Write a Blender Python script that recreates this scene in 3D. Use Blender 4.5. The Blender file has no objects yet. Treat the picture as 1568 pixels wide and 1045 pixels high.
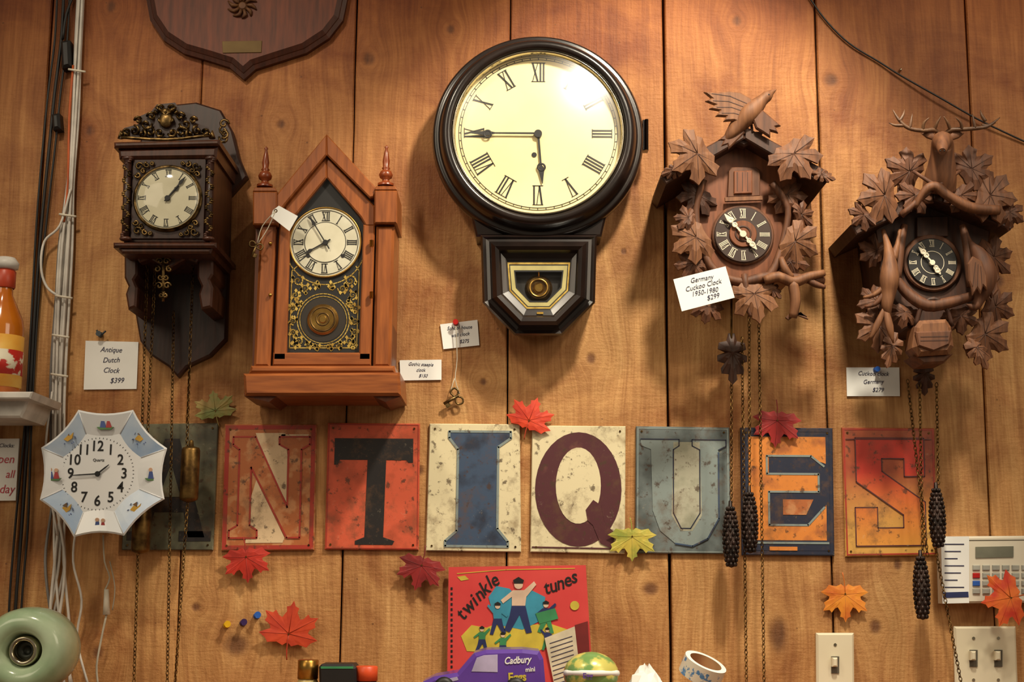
import bpy, bmesh, math, random
from mathutils import Vector, Matrix
random.seed(7)
# ---------------------------------------------------------------- camera calibration (photo measured in a 1568x1045 frame)
TH=math.radians(9.6); AL=math.radians(0.4); FPX=2200.0
CAM=Vector((0,-2.2*math.cos(TH),1.6))
F=Vector((0,math.cos(TH),math.sin(TH))); R0=Vector((1,0,0)); U0=Vector((0,-math.sin(TH),math.cos(TH)))
R=R0*math.cos(AL)+U0*math.sin(AL); U=U0*math.cos(AL)-R0*math.sin(AL)
def W(u,v,d=0.0):
    r=F*FPX+R*(u-784)+U*(522.5-v)
    t=(-d-CAM.y)/r.y
    return CAM+r*t
def S(u,v,d=0.0):
    return (W(u,v,d)-CAM).dot(F)/FPX
sc=bpy.context.scene
cd=bpy.data.cameras.new("camera"); co=bpy.data.objects.new("camera",cd); sc.collection.objects.link(co)
cd.sensor_width=36; cd.lens=36*FPX/1568
M=Matrix((R,U,-F)).transposed().to_4x4(); M.translation=CAM; co.matrix_world=M
cd.clip_start=0.05
sc.camera=co
sc.view_settings.view_transform='Standard'
sc.view_settings.look='None'
# ---------------------------------------------------------------- materials
def lin(c):
    return tuple(((x/255)/12.92 if x/255<=0.04045 else ((x/255+0.055)/1.055)**2.4) for x in c)+(1,)
MC={}
def mat(name,c,rough=0.5,metal=0.0,c2=None,scale=30,stretch=(1,1,1),bump=0.0,lo=0.35,hi=0.65,coat=0,detail=5,grime=None,grad=None):
    if name in MC: return MC[name]
    m=bpy.data.materials.new(name); m.use_nodes=True; nt=m.node_tree; n=nt.nodes; L=nt.links
    b=n['Principled BSDF']; b.inputs['Roughness'].default_value=rough; b.inputs['Metallic'].default_value=metal
    if coat: b.inputs['Coat Weight'].default_value=coat; b.inputs['Coat Roughness'].default_value=0.15
    if c2 is None: c2=tuple(x*0.86 for x in c)
    tc=n.new('ShaderNodeTexCoord'); mp=n.new('ShaderNodeMapping'); mp.inputs['Scale'].default_value=stretch
    nz=n.new('ShaderNodeTexNoise'); nz.inputs['Scale'].default_value=scale; nz.inputs['Detail'].default_value=detail
    rp=n.new('ShaderNodeValToRGB'); rp.color_ramp.elements[0].position=lo; rp.color_ramp.elements[1].position=hi
    rp.color_ramp.elements[0].color=lin(c2); rp.color_ramp.elements[1].color=lin(c)
    L.new(tc.outputs['Object'],mp.inputs[0]); L.new(mp.outputs[0],nz.inputs['Vector']); L.new(nz.outputs['Fac'],rp.inputs[0]); col=rp.outputs[0]
    if grad: # printed ink fade along the object's height: (z_low,z_high,colour_at_low)
        sp=n.new('ShaderNodeSeparateXYZ'); L.new(tc.outputs['Object'],sp.inputs[0])
        r=n.new('ShaderNodeMapRange'); r.inputs['From Min'].default_value=grad[1]; r.inputs['From Max'].default_value=grad[0]; L.new(sp.outputs[2],r.inputs[0])
        x=n.new('ShaderNodeMix'); x.data_type='RGBA'; L.new(r.outputs[0],x.inputs[0]); L.new(col,x.inputs[6]); x.inputs[7].default_value=lin(grad[2]); col=x.outputs[2]
    if grime:
        for sc_,lo_,hi_,gc,am,rg in grime:
            g=n.new('ShaderNodeTexNoise'); g.inputs['Scale'].default_value=sc_; g.inputs['Detail'].default_value=8; g.inputs['Roughness'].default_value=rg
            r=n.new('ShaderNodeMapRange'); r.inputs['From Min'].default_value=lo_; r.inputs['From Max'].default_value=hi_; r.inputs['To Max'].default_value=am
            L.new(tc.outputs['Object'],g.inputs['Vector']); L.new(g.outputs['Fac'],r.inputs[0])
            x=n.new('ShaderNodeMix'); x.data_type='RGBA'; L.new(r.outputs[0],x.inputs[0]); L.new(col,x.inputs[6]); x.inputs[7].default_value=lin(gc); col=x.outputs[2]
    L.new(col,b.inputs['Base Color'])
    if bump:
        bp=n.new('ShaderNodeBump'); bp.inputs['Strength'].default_value=bump; bp.inputs['Distance'].default_value=0.002
        L.new(nz.outputs['Fac'],bp.inputs['Height']); L.new(bp.outputs[0],b.inputs['Normal'])
    MC[name]=m; return m
def wood(name,c,c2,rough=0.4,horiz=False,bump=0.1,scale=14,coat=0):
    return mat(name,c,rough,0,c2,scale,(1.2,6,12) if horiz else (12,6,1.2),bump,0.3,0.7,coat)
def glassmat(name,rough,f0):
    # thin pane: clear transmission + Schlick reflection (same from either side of the pane)
    m=bpy.data.materials.new(name); m.use_nodes=True; nt=m.node_tree; n=nt.nodes; L=nt.links
    n.remove(n['Principled BSDF']); out=n['Material Output']
    t=n.new('ShaderNodeBsdfTransparent')
    g=n.new('ShaderNodeBsdfGlossy'); g.inputs['Roughness'].default_value=rough
    lw=n.new('ShaderNodeLayerWeight'); lw.inputs['Blend'].default_value=0.5
    pw=n.new('ShaderNodeMath'); pw.operation='POWER'; pw.inputs[1].default_value=5; L.new(lw.outputs['Facing'],pw.inputs[0])
    ma=n.new('ShaderNodeMath'); ma.operation='MULTIPLY_ADD'; ma.inputs[1].default_value=1-f0; ma.inputs[2].default_value=f0; L.new(pw.outputs[0],ma.inputs[0])
    mx=n.new('ShaderNodeMixShader'); L.new(ma.outputs[0],mx.inputs[0]); L.new(t.outputs[0],mx.inputs[1]); L.new(g.outputs[0],mx.inputs[2]); L.new(mx.outputs[0],out.inputs[0])
    return m
glass=glassmat('dial_glass',0.08,0.04)
glass_big=glassmat('big_dial_glass',0.27,0.06)
black=mat('black_brown_lacquer',(34,23,19),0.28,0,(19,13,11),20,coat=0.35)
blackflat=mat('black_ink',(18,16,16),0.6,0,(12,10,10))
chrome=mat('bezel_metal',(200,190,165),0.2,1.0)
brass=mat('brass',(205,165,85),0.3,1.0,(150,110,50),40)
antbrass=mat('antique_brass',(150,122,78),0.42,1.0,(54,42,26),90,bump=0.6)
olbrass=mat('old_brass',(130,100,54),0.4,0.9,(66,46,24),60,bump=0.3)
gold=mat('gold_leaf_paint',(222,190,98),0.4,0.35,(165,128,50),80)
white=mat('white_card',(240,240,236),0.75,0,(230,230,226),12)
whitepl=mat('white_plastic',(225,218,200),0.4,0,(215,206,186),10)
ink=mat('card_ink',(52,52,84),0.7)
# ---------------------------------------------------------------- mesh builder
def catmull(p,sub):
    if len(p)<3 or sub<2: return list(p)
    o=[]
    for i in range(len(p)-1):
        a=p[max(i-1,0)];b=p[i];c=p[i+1];d=p[min(i+2,len(p)-1)]
        for k in range(sub):
            t=k/sub
            o.append(0.5*((2*b)+(c-a)*t+(2*a-5*b+4*c-d)*t*t+(3*b-a-3*c+d)*t*t*t))
    o.append(p[-1]); return o
def offset(pts,b):
    n=len(pts); A=sum(pts[i][0]*pts[(i+1)%n][1]-pts[(i+1)%n][0]*pts[i][1] for i in range(n)); s=1 if A>0 else -1
    out=[]
    for i in range(n):
        p0=Vector(pts[i-1]);p1=Vector(pts[i]);p2=Vector(pts[(i+1)%n])
        e1=(p1-p0); e2=(p2-p1)
        if e1.length<1e-9 or e2.length<1e-9: out.append(tuple(p1)); continue
        e1.normalize(); e2.normalize()
        n1=Vector((-e1.y,e1.x))*s; n2=Vector((-e2.y,e2.x))*s
        m=n1+n2
        if m.length<1e-4: m=n1.copy()
        m.normalize(); k=max(m.dot(n1),0.45)
        q=p1+m*(b/k); out.append((q.x,q.y))
    return out
class B:
    def __init__(s,name):
        s.n=name;s.v=[];s.f=[];s.m=[];s.s=[];s.mats=[]
    def mi(s,m):
        if m not in s.mats: s.mats.append(m)
        return s.mats.index(m)
    def add(s,vs,fs,m,smooth=False):
        o=len(s.v); s.v+= [tuple(x) for x in vs]; k=s.mi(m)
        for f in fs: s.f.append([o+i for i in f]); s.m.append(k); s.s.append(smooth)
    def loft(s,rings,m,c0=True,c1=True,smooth=False):
        n=len(rings[0]); vs=[p for r in rings for p in r]; fs=[]
        for j in range(len(rings)-1):
            for i in range(n):
                a=j*n+i;b=j*n+(i+1)%n; fs.append([a,b,b+n,a+n])
        s.add(vs,fs,m,smooth)
        o=len(s.v)-len(vs); k=s.mi(m)
        if c0: s.f.append([o+i for i in range(n)]); s.m.append(k); s.s.append(False)
        if c1: s.f.append([o+(len(rings)-1)*n+i for i in range(n)]); s.m.append(k); s.s.append(False)
    def wxz(s,pts,d,zmin=None):
        o=[]
        for p in pts:
            w=W(p[0],p[1],d); z=w.z if zmin is None else max(w.z,zmin); o.append((w.x,z))
        return o
    def prism(s,pts,d0,d1,m,bev=0,zmin=None):
        q=s.wxz(pts,d1,zmin); s.prismw(q,d0,d1,m,bev)
    def prismw(s,q,d0,d1,m,bev=0):
        rings=[[Vector((x,-d0,z)) for x,z in q]]
        if bev: 
            rings.append([Vector((x,-(d1-bev),z)) for x,z in q])
            rings.append([Vector((x,-d1,z)) for x,z in offset(q,bev)])
        else: rings.append([Vector((x,-d1,z)) for x,z in q])
        s.loft(rings,m)
    def flat(s,pts,d,m,th=0.0006,zmin=None): s.prism(pts,d-th,d,m,0,zmin)
    def frame(s,rings,m,cap=None):
        rr=[[W(p[0],p[1],d) for p in pts] for pts,d in rings]
        s.loft(rr,m,False,False)
        if cap: s.add(rr[-1],[list(range(len(rr[-1])))],cap)
    def tube(s,pts,rad,m,n=8,sub=3,flat=1.0,smooth=True):
        if not isinstance(rad,(list,tuple)): rad=[rad]*len(pts)
        P4=[Vector((p[0],p[1],p[2])) for p in pts]
        C=catmull(P4,sub); Rr=catmull([Vector((r,0,0)) for r in rad],sub); Rr=[max(r.x,0.00005) for r in Rr]
        rings=[]; up=None
        for i,p in enumerate(C):
            t=(C[min(i+1,len(C)-1)]-C[max(i-1,0)])
            if t.length<1e-9: t=Vector((0,0,1))
            t.normalize()
            if up is None:
                up=Vector((0,-1,0)) if abs(t.y)<0.9 else Vector((0,0,1))
            a=(up-t*up.dot(t)); 
            if a.length<1e-6: a=Vector((1,0,0)).cross(t)
            a.normalize(); up=a; b=t.cross(a)
            rings.append([p+(a*math.cos(2*math.pi*k/n)*flat+b*math.sin(2*math.pi*k/n))*Rr[i] for k in range(n)])
        s.loft(rings,m,True,True,smooth)
    def ptube(s,pts,rpx,m,d=None,n=8,sub=3,flat=1.0):
        q=[W(p[0],p[1],p[2] if len(p)>2 else d) for p in pts]
        if isinstance(rpx,(list,tuple)): rr=[r*0.001 for r in rpx]
        else: rr=rpx*0.001
        s.tube(q,rr,m,n,sub,flat)
    def lathe(s,c,prof,m,axis='Y',seg=48,smooth=True,sx=1.0):
        rings=[]
        for r,h in prof:
            ring=[]
            for k in range(seg):
                a=2*math.pi*k/seg
                if axis=='Y': ring.append(Vector((c[0]+r*math.cos(a)*sx,-h,c[2]+r*math.sin(a))))
                else: ring.append(Vector((c[0]+r*math.cos(a),c[1]+r*math.sin(a),c[2]+h)))
            rings.append(ring)
        s.loft(rings,m,False,False,smooth)
    def disc(s,u,v,rpx,d0,d1,m,seg=40,bev=0):
        c=W(u,v,d1); r=rpx*S(u,v,d1)
        q=[(c.x+r*math.cos(2*math.pi*k/seg),c.z+r*math.sin(2*math.pi*k/seg)) for k in range(seg)]
        s.prismw(q,d0,d1,m,bev)
    def ring(s,u,v,r0,r1,d,h,m,seg=48):
        c=W(u,v,d); k=S(u,v,d); a=r0*k;b=r1*k
        s.lathe(c,[(b,d-h),(b,d),((a+b)/2,d+h*0.5),(a,d),(a,d-h)],m,'Y',seg)
    def ell(s,c,r,m,n=12,rot=None):
        rings=[]
        for j in range(n+1):
            ph=math.pi*j/n; ring=[]
            for k in range(n*2):
                a=2*math.pi*k/(n*2)
                p=Vector((r[0]*max(math.sin(ph),1e-3)*math.cos(a),r[1]*max(math.sin(ph),1e-3)*math.sin(a),r[2]*math.cos(ph)))
                if rot: p=rot@p
                ring.append(Vector(c)+p)
            rings.append(ring)
        s.loft(rings,m,True,True,True)
    def ribbon(s,pts,w,d,m,th=0.0006,closed=False):
        q=s.wxz(pts,d); w=w*0.001/2
        for i in range(len(q)-(0 if closed else 1)):
            a=Vector(q[i]);b=Vector(q[(i+1)%len(q)]); e=b-a
            if e.length<1e-7: continue
            e.normalize(); nn=Vector((-e.y,e.x))*w; a=a-e*w*0.5;b=b+e*w*0.5
            s.prismw([tuple(a+nn),tuple(b+nn),tuple(b-nn),tuple(a-nn)],d-th,d,m)
    def bar(s,c,ang,r0,r1,w0,w1,d,m,th=0.0008):
        dx,dz=math.sin(ang),math.cos(ang); tx,tz=math.cos(ang),-math.sin(ang)
        P=lambda r,t:(c.x+dx*r+tx*t,c.z+dz*r+tz*t)
        s.prismw([P(r0,-w0/2),P(r0,w0/2),P(r1,w1/2),P(r1,-w1/2)],d-th,d,m)
    def roman(s,u,v,rpx,hpx,d,m,wk=1.0,skip=()):
        c=W(u,v,d); k=S(u,v,d); N=['I','II','III','IIII','V','VI','VII','VIII','IX','X','XI','XII']
        for i,t in enumerate(N):
            if i+1 in skip: continue
            a=math.radians(30*(i+1)); rad=Vector((math.sin(a),math.cos(a))); tan=Vector((math.cos(a),-math.sin(a)))
            wid={'I':0.26,'V':0.62,'X':0.62}; tot=sum(wid[ch] for ch in t)*hpx*wk; x=-tot/2
            def quad(x0,x1,w,top=hpx/2,bot=-hpx/2):
                pts=[]
                for xx,yy in ((x0-w/2,top),(x0+w/2,top),(x1+w/2,bot),(x1-w/2,bot)):
                    p=Vector((c.x,c.z))+(rad*(rpx+yy)+tan*xx)*k; pts.append((p.x,p.y))
                s.prismw(pts,d-0.0004,d,m)
            for ch in t:
                w=wid[ch]*hpx*wk; xc=x+w/2
                if ch=='I': quad(xc,xc,0.13*hpx*wk)
                elif ch=='V': quad(x+w*0.15,xc,0.14*hpx*wk); quad(x+w*0.85,xc,0.06*hpx*wk)
                else: quad(x+w*0.15,x+w*0.85,0.14*hpx*wk); quad(x+w*0.85,x+w*0.15,0.06*hpx*wk)
                x+=w
            for yy in (hpx/2,-hpx/2):
                pts=[]
                for xx,y2 in ((-tot/2,yy-0.5),(tot/2,yy-0.5),(tot/2,yy+0.5),(-tot/2,yy+0.5)):
                    p=Vector((c.x,c.z))+(rad*(rpx+y2)+tan*xx)*k; pts.append((p.x,p.y))
                s.prismw(pts,d-0.0004,d,m)
    def ticks(s,u,v,r0,r1,d,m,n=60,w=0.8):
        c=W(u,v,d);k=S(u,v,d)
        for i in range(n):
            s.bar(c,2*math.pi*i/n,r0*k,r1*k,w*k,w*k,d,m,0.0004)
    def text(s,t,u,v,h,d,m,rot=0,sx=1.0,bold=0.0,shear=0.0,al='CENTER'):
        cu=bpy.data.curves.new('t','FONT'); cu.body=t; cu.size=h*0.001/0.7; cu.align_x=al; cu.align_y='CENTER'; cu.shear=shear
        cu.offset=bold*cu.size; cu.extrude=0.0002; cu.resolution_u=3
        ob=bpy.data.objects.new('t',cu); sc.collection.objects.link(ob)
        bpy.context.view_layer.update()
        me=bpy.data.meshes.new_from_object(ob.evaluated_get(bpy.context.evaluated_depsgraph_get()))
        c=W(u,v,d); a=math.radians(rot); ca,sa=math.cos(a),math.sin(a)
        vs=[]
        for p in me.vertices:
            x=p.co.x*sx;z=p.co.y
            vs.append((c.x+x*ca-z*sa,-d-p.co.z,c.z+x*sa+z*ca))
        s.add(vs,[list(f.vertices) for f in me.polygons],m)
        bpy.data.objects.remove(ob); bpy.data.meshes.remove(me); bpy.data.curves.remove(cu)
    def leaf(s,u,v,size,rot,d,m,veinm=None,hc=10,kind='maple',sy=1.0,curl=3,stem=True,th=3,vw=1.0):
        if kind=='maple':
            half=[(0,1),(0.08,0.84),(0.20,0.80),(0.17,0.66),(0.29,0.47),(0.43,0.53),(0.52,0.66),(0.60,0.57),(0.85,0.60),(0.76,0.43),(0.81,0.31),(0.63,0.20),(0.60,0.10),(0.76,0.03),(0.93,-0.06),(0.72,-0.18),(0.62,-0.31),(0.34,-0.26),(0.14,-0.34),(0.04,-0.26)]
            tips=[(0,1),(0.85,0.60),(-0.85,0.60),(0.93,-0.06),(-0.93,-0.06)]
        elif kind=='carved':
            half=[(0,1.05),(0.12,0.9),(0.26,0.82),(0.25,0.66),(0.32,0.5),(0.46,0.56),(0.56,0.7),(0.70,0.62),(0.92,0.56),(0.84,0.38),(0.80,0.22),(0.62,0.12),(0.80,0.04),(1.0,-0.10),(0.86,-0.22),(0.78,-0.38),(0.56,-0.32),(0.38,-0.46),(0.14,-0.40)]
            tips=[(0,1.05),(0.92,0.56),(-0.92,0.56),(1.0,-0.10),(-1.0,-0.10),(0.56,-0.32),(-0.56,-0.32)]
        else:
            half=[(0,1),(0.14,0.85),(0.12,0.68),(0.34,0.66),(0.36,0.5),(0.2,0.36),(0.46,0.28),(0.46,0.1),(0.22,0.0),(0.44,-0.1),(0.4,-0.3),(0.16,-0.36),(0.1,-0.6)]
            tips=[(0,1),(0.34,0.66),(-0.34,0.66),(0.46,0.25),(-0.46,0.25),(0.42,-0.15),(-0.42,-0.15)]
        pts=half+[(-x,y) for x,y in half[::-1] if x>0]
        c=W(u,v,d); k=S(u,v,d)*size; a=math.radians(rot); ca,sa=math.cos(a),math.sin(a)
        def T(x,y,h): 
            y*=sy
            return Vector((c.x+(x*ca-y*sa)*k,-d-h*0.001,c.z+(x*sa+y*ca)*k))
        bend=lambda x,y: curl*(math.sin(2.2*x+1.6*y+size)-math.sin(size)) 
        n=len(pts); vs=[T(0,0.02,hc)]+[T(x*0.55,y*0.55+.01,hc*0.75+bend(x*.55,y*.55)) for x,y in pts]+[T(x,y,bend(x,y)) for x,y in pts]+[T(x,y,bend(x,y)-th) for x,y in pts]+[T(0,0.02,hc-th)]
        fs=[]
        for i in range(n):
            j=(i+1)%n
            fs.append([0,1+i,1+j]); fs.append([1+i,1+n+i,1+n+j,1+j]); fs.append([1+n+i,1+2*n+i,1+2*n+j,1+n+j]); fs.append([3*n+1,1+2*n+j,1+2*n+i])
        s.add(vs,fs,m)
        vm=veinm or m
        for x,y in tips:
            s.tube([T(0,0.02,hc),T(x*.55,y*.55+.01,hc*0.75+bend(x*.55,y*.55)),T(x*0.95,y*0.95,bend(x,y)+0.2)],[0.022*k*vw,0.015*k*vw,0.006*k*vw],vm,5,1)
        if stem: s.tube([T(0,0.02,hc-1),T(0.02,-0.45,hc*0.3),T(0.08,-0.75,0)],[0.03*k,0.022*k,0.02*k],vm,6,2)
    def chain(s,p0,p1,m,pitch=0.0056,L=0.0078,wd=0.0046,wr=0.0007):
        p0=Vector(p0);p1=Vector(p1);D=p1-p0;n=max(int(D.length/pitch),1);t=D.normalized()
        a=Vector((0,-1,0));a=(a-t*a.dot(t)).normalized();b=t.cross(a)
        for i in range(n+1):
            c=p0+t*(i*pitch); x=(a*0.75+b*0.66)if i%2 else (a*-0.66+b*0.75); y=t.cross(x)
            rings=[]
            for k in range(8):
                an=2*math.pi*k/8; q=c+x*math.cos(an)*wd/2+t*math.sin(an)*L/2; nn=(x*math.cos(an)+t*math.sin(an)).normalized()
                rings.append([q+nn*wr,q+y*wr,q-nn*wr,q-y*wr])
            rings.append(rings[0]); s.loft(rings,m,False,False,True)
    def done(s,recalc=True):
        me=bpy.data.meshes.new(s.n); 
        vs=[Vector(p) for p in s.v]
        mn=Vector((min(p.x for p in vs),min(p.y for p in vs),min(p.z for p in vs))); mx=Vector((max(p.x for p in vs),max(p.y for p in vs),max(p.z for p in vs)))
        c=(mn+mx)/2
        me.from_pydata([tuple(p-c) for p in vs],[],s.f)
        for m in s.mats: me.materials.append(m)
        me.polygons.foreach_set('material_index',s.m); me.polygons.foreach_set('use_smooth',s.s)
        if recalc:
            bm=bmesh.new(); bm.from_mesh(me); bmesh.ops.recalc_face_normals(bm,faces=bm.faces); bm.to_mesh(me); bm.free()
        me.update(); ob=bpy.data.objects.new(s.n,me); ob.location=c; sc.collection.objects.link(ob); return ob
def hand(b,u,v,ang,L,w,d,m,style='spade',tail=0.15):
    c=W(u,v,d);k=S(u,v,d);a=math.radians(ang)
    b.bar(c,a,-L*tail*k,L*0.62*k,w*k,w*0.8*k,d,m); 
    if style=='spade':
        b.bar(c,a,L*0.62*k,L*0.74*k,w*0.8*k,w*2.6*k,d,m); b.bar(c,a,L*0.74*k,L*1.0*k,w*2.6*k,w*0.3*k,d,m)
    else: b.bar(c,a,L*0.62*k,L*k,w*0.9*k,w*0.4*k,d,m)
    b.disc(u,v,w*1.6,d-0.001,d+0.0006,m,16)
def arcp(u,v,r,a0,a1,n=16,ky=1.0):
    return [(u+r*math.cos(math.radians(a0+(a1-a0)*i/n)),v-ky*r*math.sin(math.radians(a0+(a1-a0)*i/n))) for i in range(n+1)]
def spiral(u,v,r0,r1,a0,turn,n=14):
    return [(u+(r0+(r1-r0)*i/n)*math.cos(math.radians(a0+turn*i/n)),v-(r0+(r1-r0)*i/n)*math.sin(math.radians(a0+turn*i/n))) for i in range(n+1)]
# ================================================================ WALL
def wall_material():
    m=bpy.data.materials.new('pine_plank_wall'); m.use_nodes=True; nt=m.node_tree; n=nt.nodes; L=nt.links
    b=n['Principled BSDF']; b.inputs['Roughness'].default_value=0.7
    tc=n.new('ShaderNodeTexCoord'); at=n.new('ShaderNodeAttribute'); at.attribute_name='tint'
    def math_(op,a=None,bb=None,c=None):
        x=n.new('ShaderNodeMath'); x.operation=op
        for i,k in enumerate((a,bb,c)):
            if k is None: continue
            if isinstance(k,(int,float)): x.inputs[i].default_value=k
            else: L.new(k,x.inputs[i])
        return x.outputs[0]
    sep=n.new('ShaderNodeSeparateXYZ'); L.new(tc.outputs['Object'],sep.inputs[0]); X=sep.outputs[0];Z=sep.outputs[2]
    sa=n.new('ShaderNodeSeparateColor'); L.new(at.outputs['Color'],sa.inputs[0])
    knots=[(1192,972,14,25),(1272,122,10,10),(905,549,7,8),(362,988,18,15),(139,200,7,8),(996,902,11,9),(565,90,8,10),(1128,32,7,8),(430,190,6,7),(640,720,8,8),(1490,905,8,8),(300,930,6,6),(1340,960,8,10),(690,45,6,7),(1375,865,6,8),(955,385,4,5),(740,585,5,5),(150,1000,8,9),(1530,430,8,9),(170,10,7,9)]
    dist=None; knot=None
    for (u,v,rx,rz) in knots:
        w=W(u,v,0)
        dx=math_('DIVIDE',math_('SUBTRACT',X,w.x),rx*0.001); dz=math_('DIVIDE',math_('SUBTRACT',Z,w.z-WC.z),rz*0.001)
        r2=math_('ADD',math_('MULTIPLY',dx,dx),math_('MULTIPLY',dz,dz))
        infl=math_('DIVIDE',1.0,math_('ADD',1.0,math_('MULTIPLY',r2,0.16)))
        push=math_('MULTIPLY',math_('MULTIPLY',dx,infl),-0.012)
        k=math_('POWER',2.718,math_('MULTIPLY',math_('MULTIPLY',r2,r2),-0.8))
        dist=push if dist is None else math_('ADD',dist,push)
        knot=k if knot is None else math_('MAXIMUM',knot,k)
    cx=n.new('ShaderNodeCombineXYZ')
    L.new(math_('ADD',math_('ADD',X,dist),math_('MULTIPLY',sa.outputs[1],7.0)),cx.inputs[0]); L.new(math_('ADD',math_('MULTIPLY',Z,0.05),math_('MULTIPLY',sa.outputs[1],3.0)),cx.inputs[2])
    def noise(vec,scale,det,rough=0.5,dis=0):
        z=n.new('ShaderNodeTexNoise'); z.inputs['Scale'].default_value=scale; z.inputs['Detail'].default_value=det; z.inputs['Roughness'].default_value=rough; z.inputs['Distortion'].default_value=dis; L.new(vec,z.inputs['Vector']); return z.outputs['Fac']
    def ramp(fac,els):
        r=n.new('ShaderNodeValToRGB'); cr=r.color_ramp
        while len(cr.elements)<len(els): cr.elements.new(0.5)
        for e,(p,c) in zip(cr.elements,els): e.position=p; e.color=lin(c)
        L.new(fac,r.inputs[0]); return r.outputs[0]
    def mix(fac,a,bb,mode='MIX'):
        x=n.new('ShaderNodeMix'); x.data_type='RGBA'; x.blend_type=mode
        if isinstance(fac,float): x.inputs[0].default_value=fac
        else: L.new(fac,x.inputs[0])
        for i,k in ((6,a),(7,bb)):
            if isinstance(k,tuple): x.inputs[i].default_value=k
            else: L.new(k,x.inputs[i])
        return x.outputs[2]
    g1=noise(cx.outputs[0],50,4,0.55,0.6); g2=noise(cx.outputs[0],260,3,0.6)
    base=ramp(g1,[(0.25,(170,118,66)),(0.5,(198,147,89)),(0.75,(216,168,108))])
    fine=ramp(g2,[(0.3,(208,192,170)),(0.6,(255,255,255))])
    c=mix(0.65,base,fine,'MULTIPLY')
    big=noise(tc.outputs['Object'],5.5,5,0.62,0.8)
    c=mix(0.9,c,ramp(big,[(0.35,(192,158,126)),(0.58,(255,255,255))]),'MULTIPLY')
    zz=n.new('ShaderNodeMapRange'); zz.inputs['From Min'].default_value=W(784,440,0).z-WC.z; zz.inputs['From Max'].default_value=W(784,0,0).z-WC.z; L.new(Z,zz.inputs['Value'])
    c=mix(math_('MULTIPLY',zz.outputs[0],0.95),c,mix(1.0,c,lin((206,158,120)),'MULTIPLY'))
    c=mix(math_('MULTIPLY',knot,0.85),c,mix(1.0,ramp(g2,[(0.3,(72,36,18)),(0.7,(124,72,36))]),lin((250,250,250)),'MULTIPLY'))
    tn=n.new('ShaderNodeCombineColor'); 
    for i in range(3): L.new(sa.outputs[0],tn.inputs[i])
    c=mix(1.0,c,tn.outputs[0],'MULTIPLY')
    vo=n.new('ShaderNodeTexVoronoi'); vo.inputs['Scale'].default_value=24; L.new(tc.outputs['Object'],vo.inputs['Vector'])
    nick=math_('LESS_THAN',vo.outputs['Distance'],0.04)
    c=mix(math_('MULTIPLY',nick,0.6),c,lin((90,52,26)))
    L.new(c,b.inputs['Base Color'])
    mp=n.new('ShaderNodeMapping'); mp.inputs['Scale'].default_value=(4,1,30); L.new(tc.outputs['Object'],mp.inputs[0])
    saw=noise(mp.outputs[0],8,2); pit=noise(tc.outputs['Object'],170,3,0.7)
    h=math_('ADD',math_('MULTIPLY',g2,0.6),math_('MULTIPLY',saw,0.6)); h=math_('ADD',h,math_('MULTIPLY',knot,-0.6)); h=math_('ADD',h,math_('MULTIPLY',pit,1.0))
    bp=n.new('ShaderNodeBump'); bp.inputs['Strength'].default_value=0.7; bp.inputs['Distance'].default_value=0.0015; L.new(h,bp.inputs['Height']); L.new(bp.outputs[0],b.inputs['Normal'])
    return m
bx=[-2.69]+[-2.45+0.245*i for i in range(7)]+[W(48,522).x,W(291,522).x,W(533,522).x,W(778,522).x,W(1023,522).x,W(1264,522).x,W(1503,522).x]+[W(1503,522).x+0.245*i for i in range(1,8)]
bx=sorted(set(round(x,4) for x in bx)); bx=[x for i,x in enumerate(bx) if i==0 or x-bx[i-1]>0.1]
WC=Vector((0,0,1.5))
wall=B('wall_back'); tints=[]
for i in range(len(bx)-1):
    g=0.0009; x0=bx[i]+g; x1=bx[i+1]-g-(0.0022 if abs(bx[i+1]-W(1023,522).x)<0.01 else 0)-(0.001 if abs(bx[i+1]-W(1264,522).x)<0.01 else 0)
    o=len(wall.f)
    zs=[0+0.1*j for j in range(31)]
    e0=[random.uniform(-.0004,.0007) for _ in zs]; e1=[random.uniform(-.0007,.0004) for _ in zs]
    if i==0: e0=[0]*31
    def outl(ins,y): return [Vector((x0+ins+e0[j],y,zs[j])) for j in range(31)]+[Vector((x1-ins+e1[j],y,zs[j])) for j in reversed(range(31))]
    wall.loft([outl(0,0.03),outl(0,0.0022),outl(0.0018,0)],'W')
    tints+= [(random.uniform(0.80,1.0),random.random())]*(len(wall.f)-o)
darkgap=mat('dark_gap',(14,9,6),0.9)
o=len(wall.f)
wall.add([(-2.7,0.03,0),(2.6,0.03,0),(2.6,0.03,3.0),(-2.7,0.03,3.0),(-2.7,0.05,0),(2.6,0.05,0),(2.6,0.05,3.0),(-2.7,0.05,3.0)],[[0,1,2,3],[4,5,6,7],[0,1,5,4],[3,2,6,7]],darkgap)
tints+=[(1,0)]*(len(wall.f)-o)
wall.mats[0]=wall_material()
me=bpy.data.meshes.new('wall_back'); me.from_pydata([(p[0],p[1],p[2]-WC.z) for p in wall.v],[],wall.f)
for m in wall.mats: me.materials.append(m)
me.polygons.foreach_set('material_index',wall.m)
ca=me.color_attributes.new('tint','FLOAT_COLOR','CORNER')
for p in me.polygons:
    for li in p.loop_indices: ca.data[li].color=(tints[p.index][0],tints[p.index][1],0,1)
bm=bmesh.new(); bm.from_mesh(me); bmesh.ops.recalc_face_normals(bm,faces=bm.faces); bm.to_mesh(me); bm.free()
wo=bpy.data.objects.new('wall_back',me); wo.location=WC; sc.collection.objects.link(wo)
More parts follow.
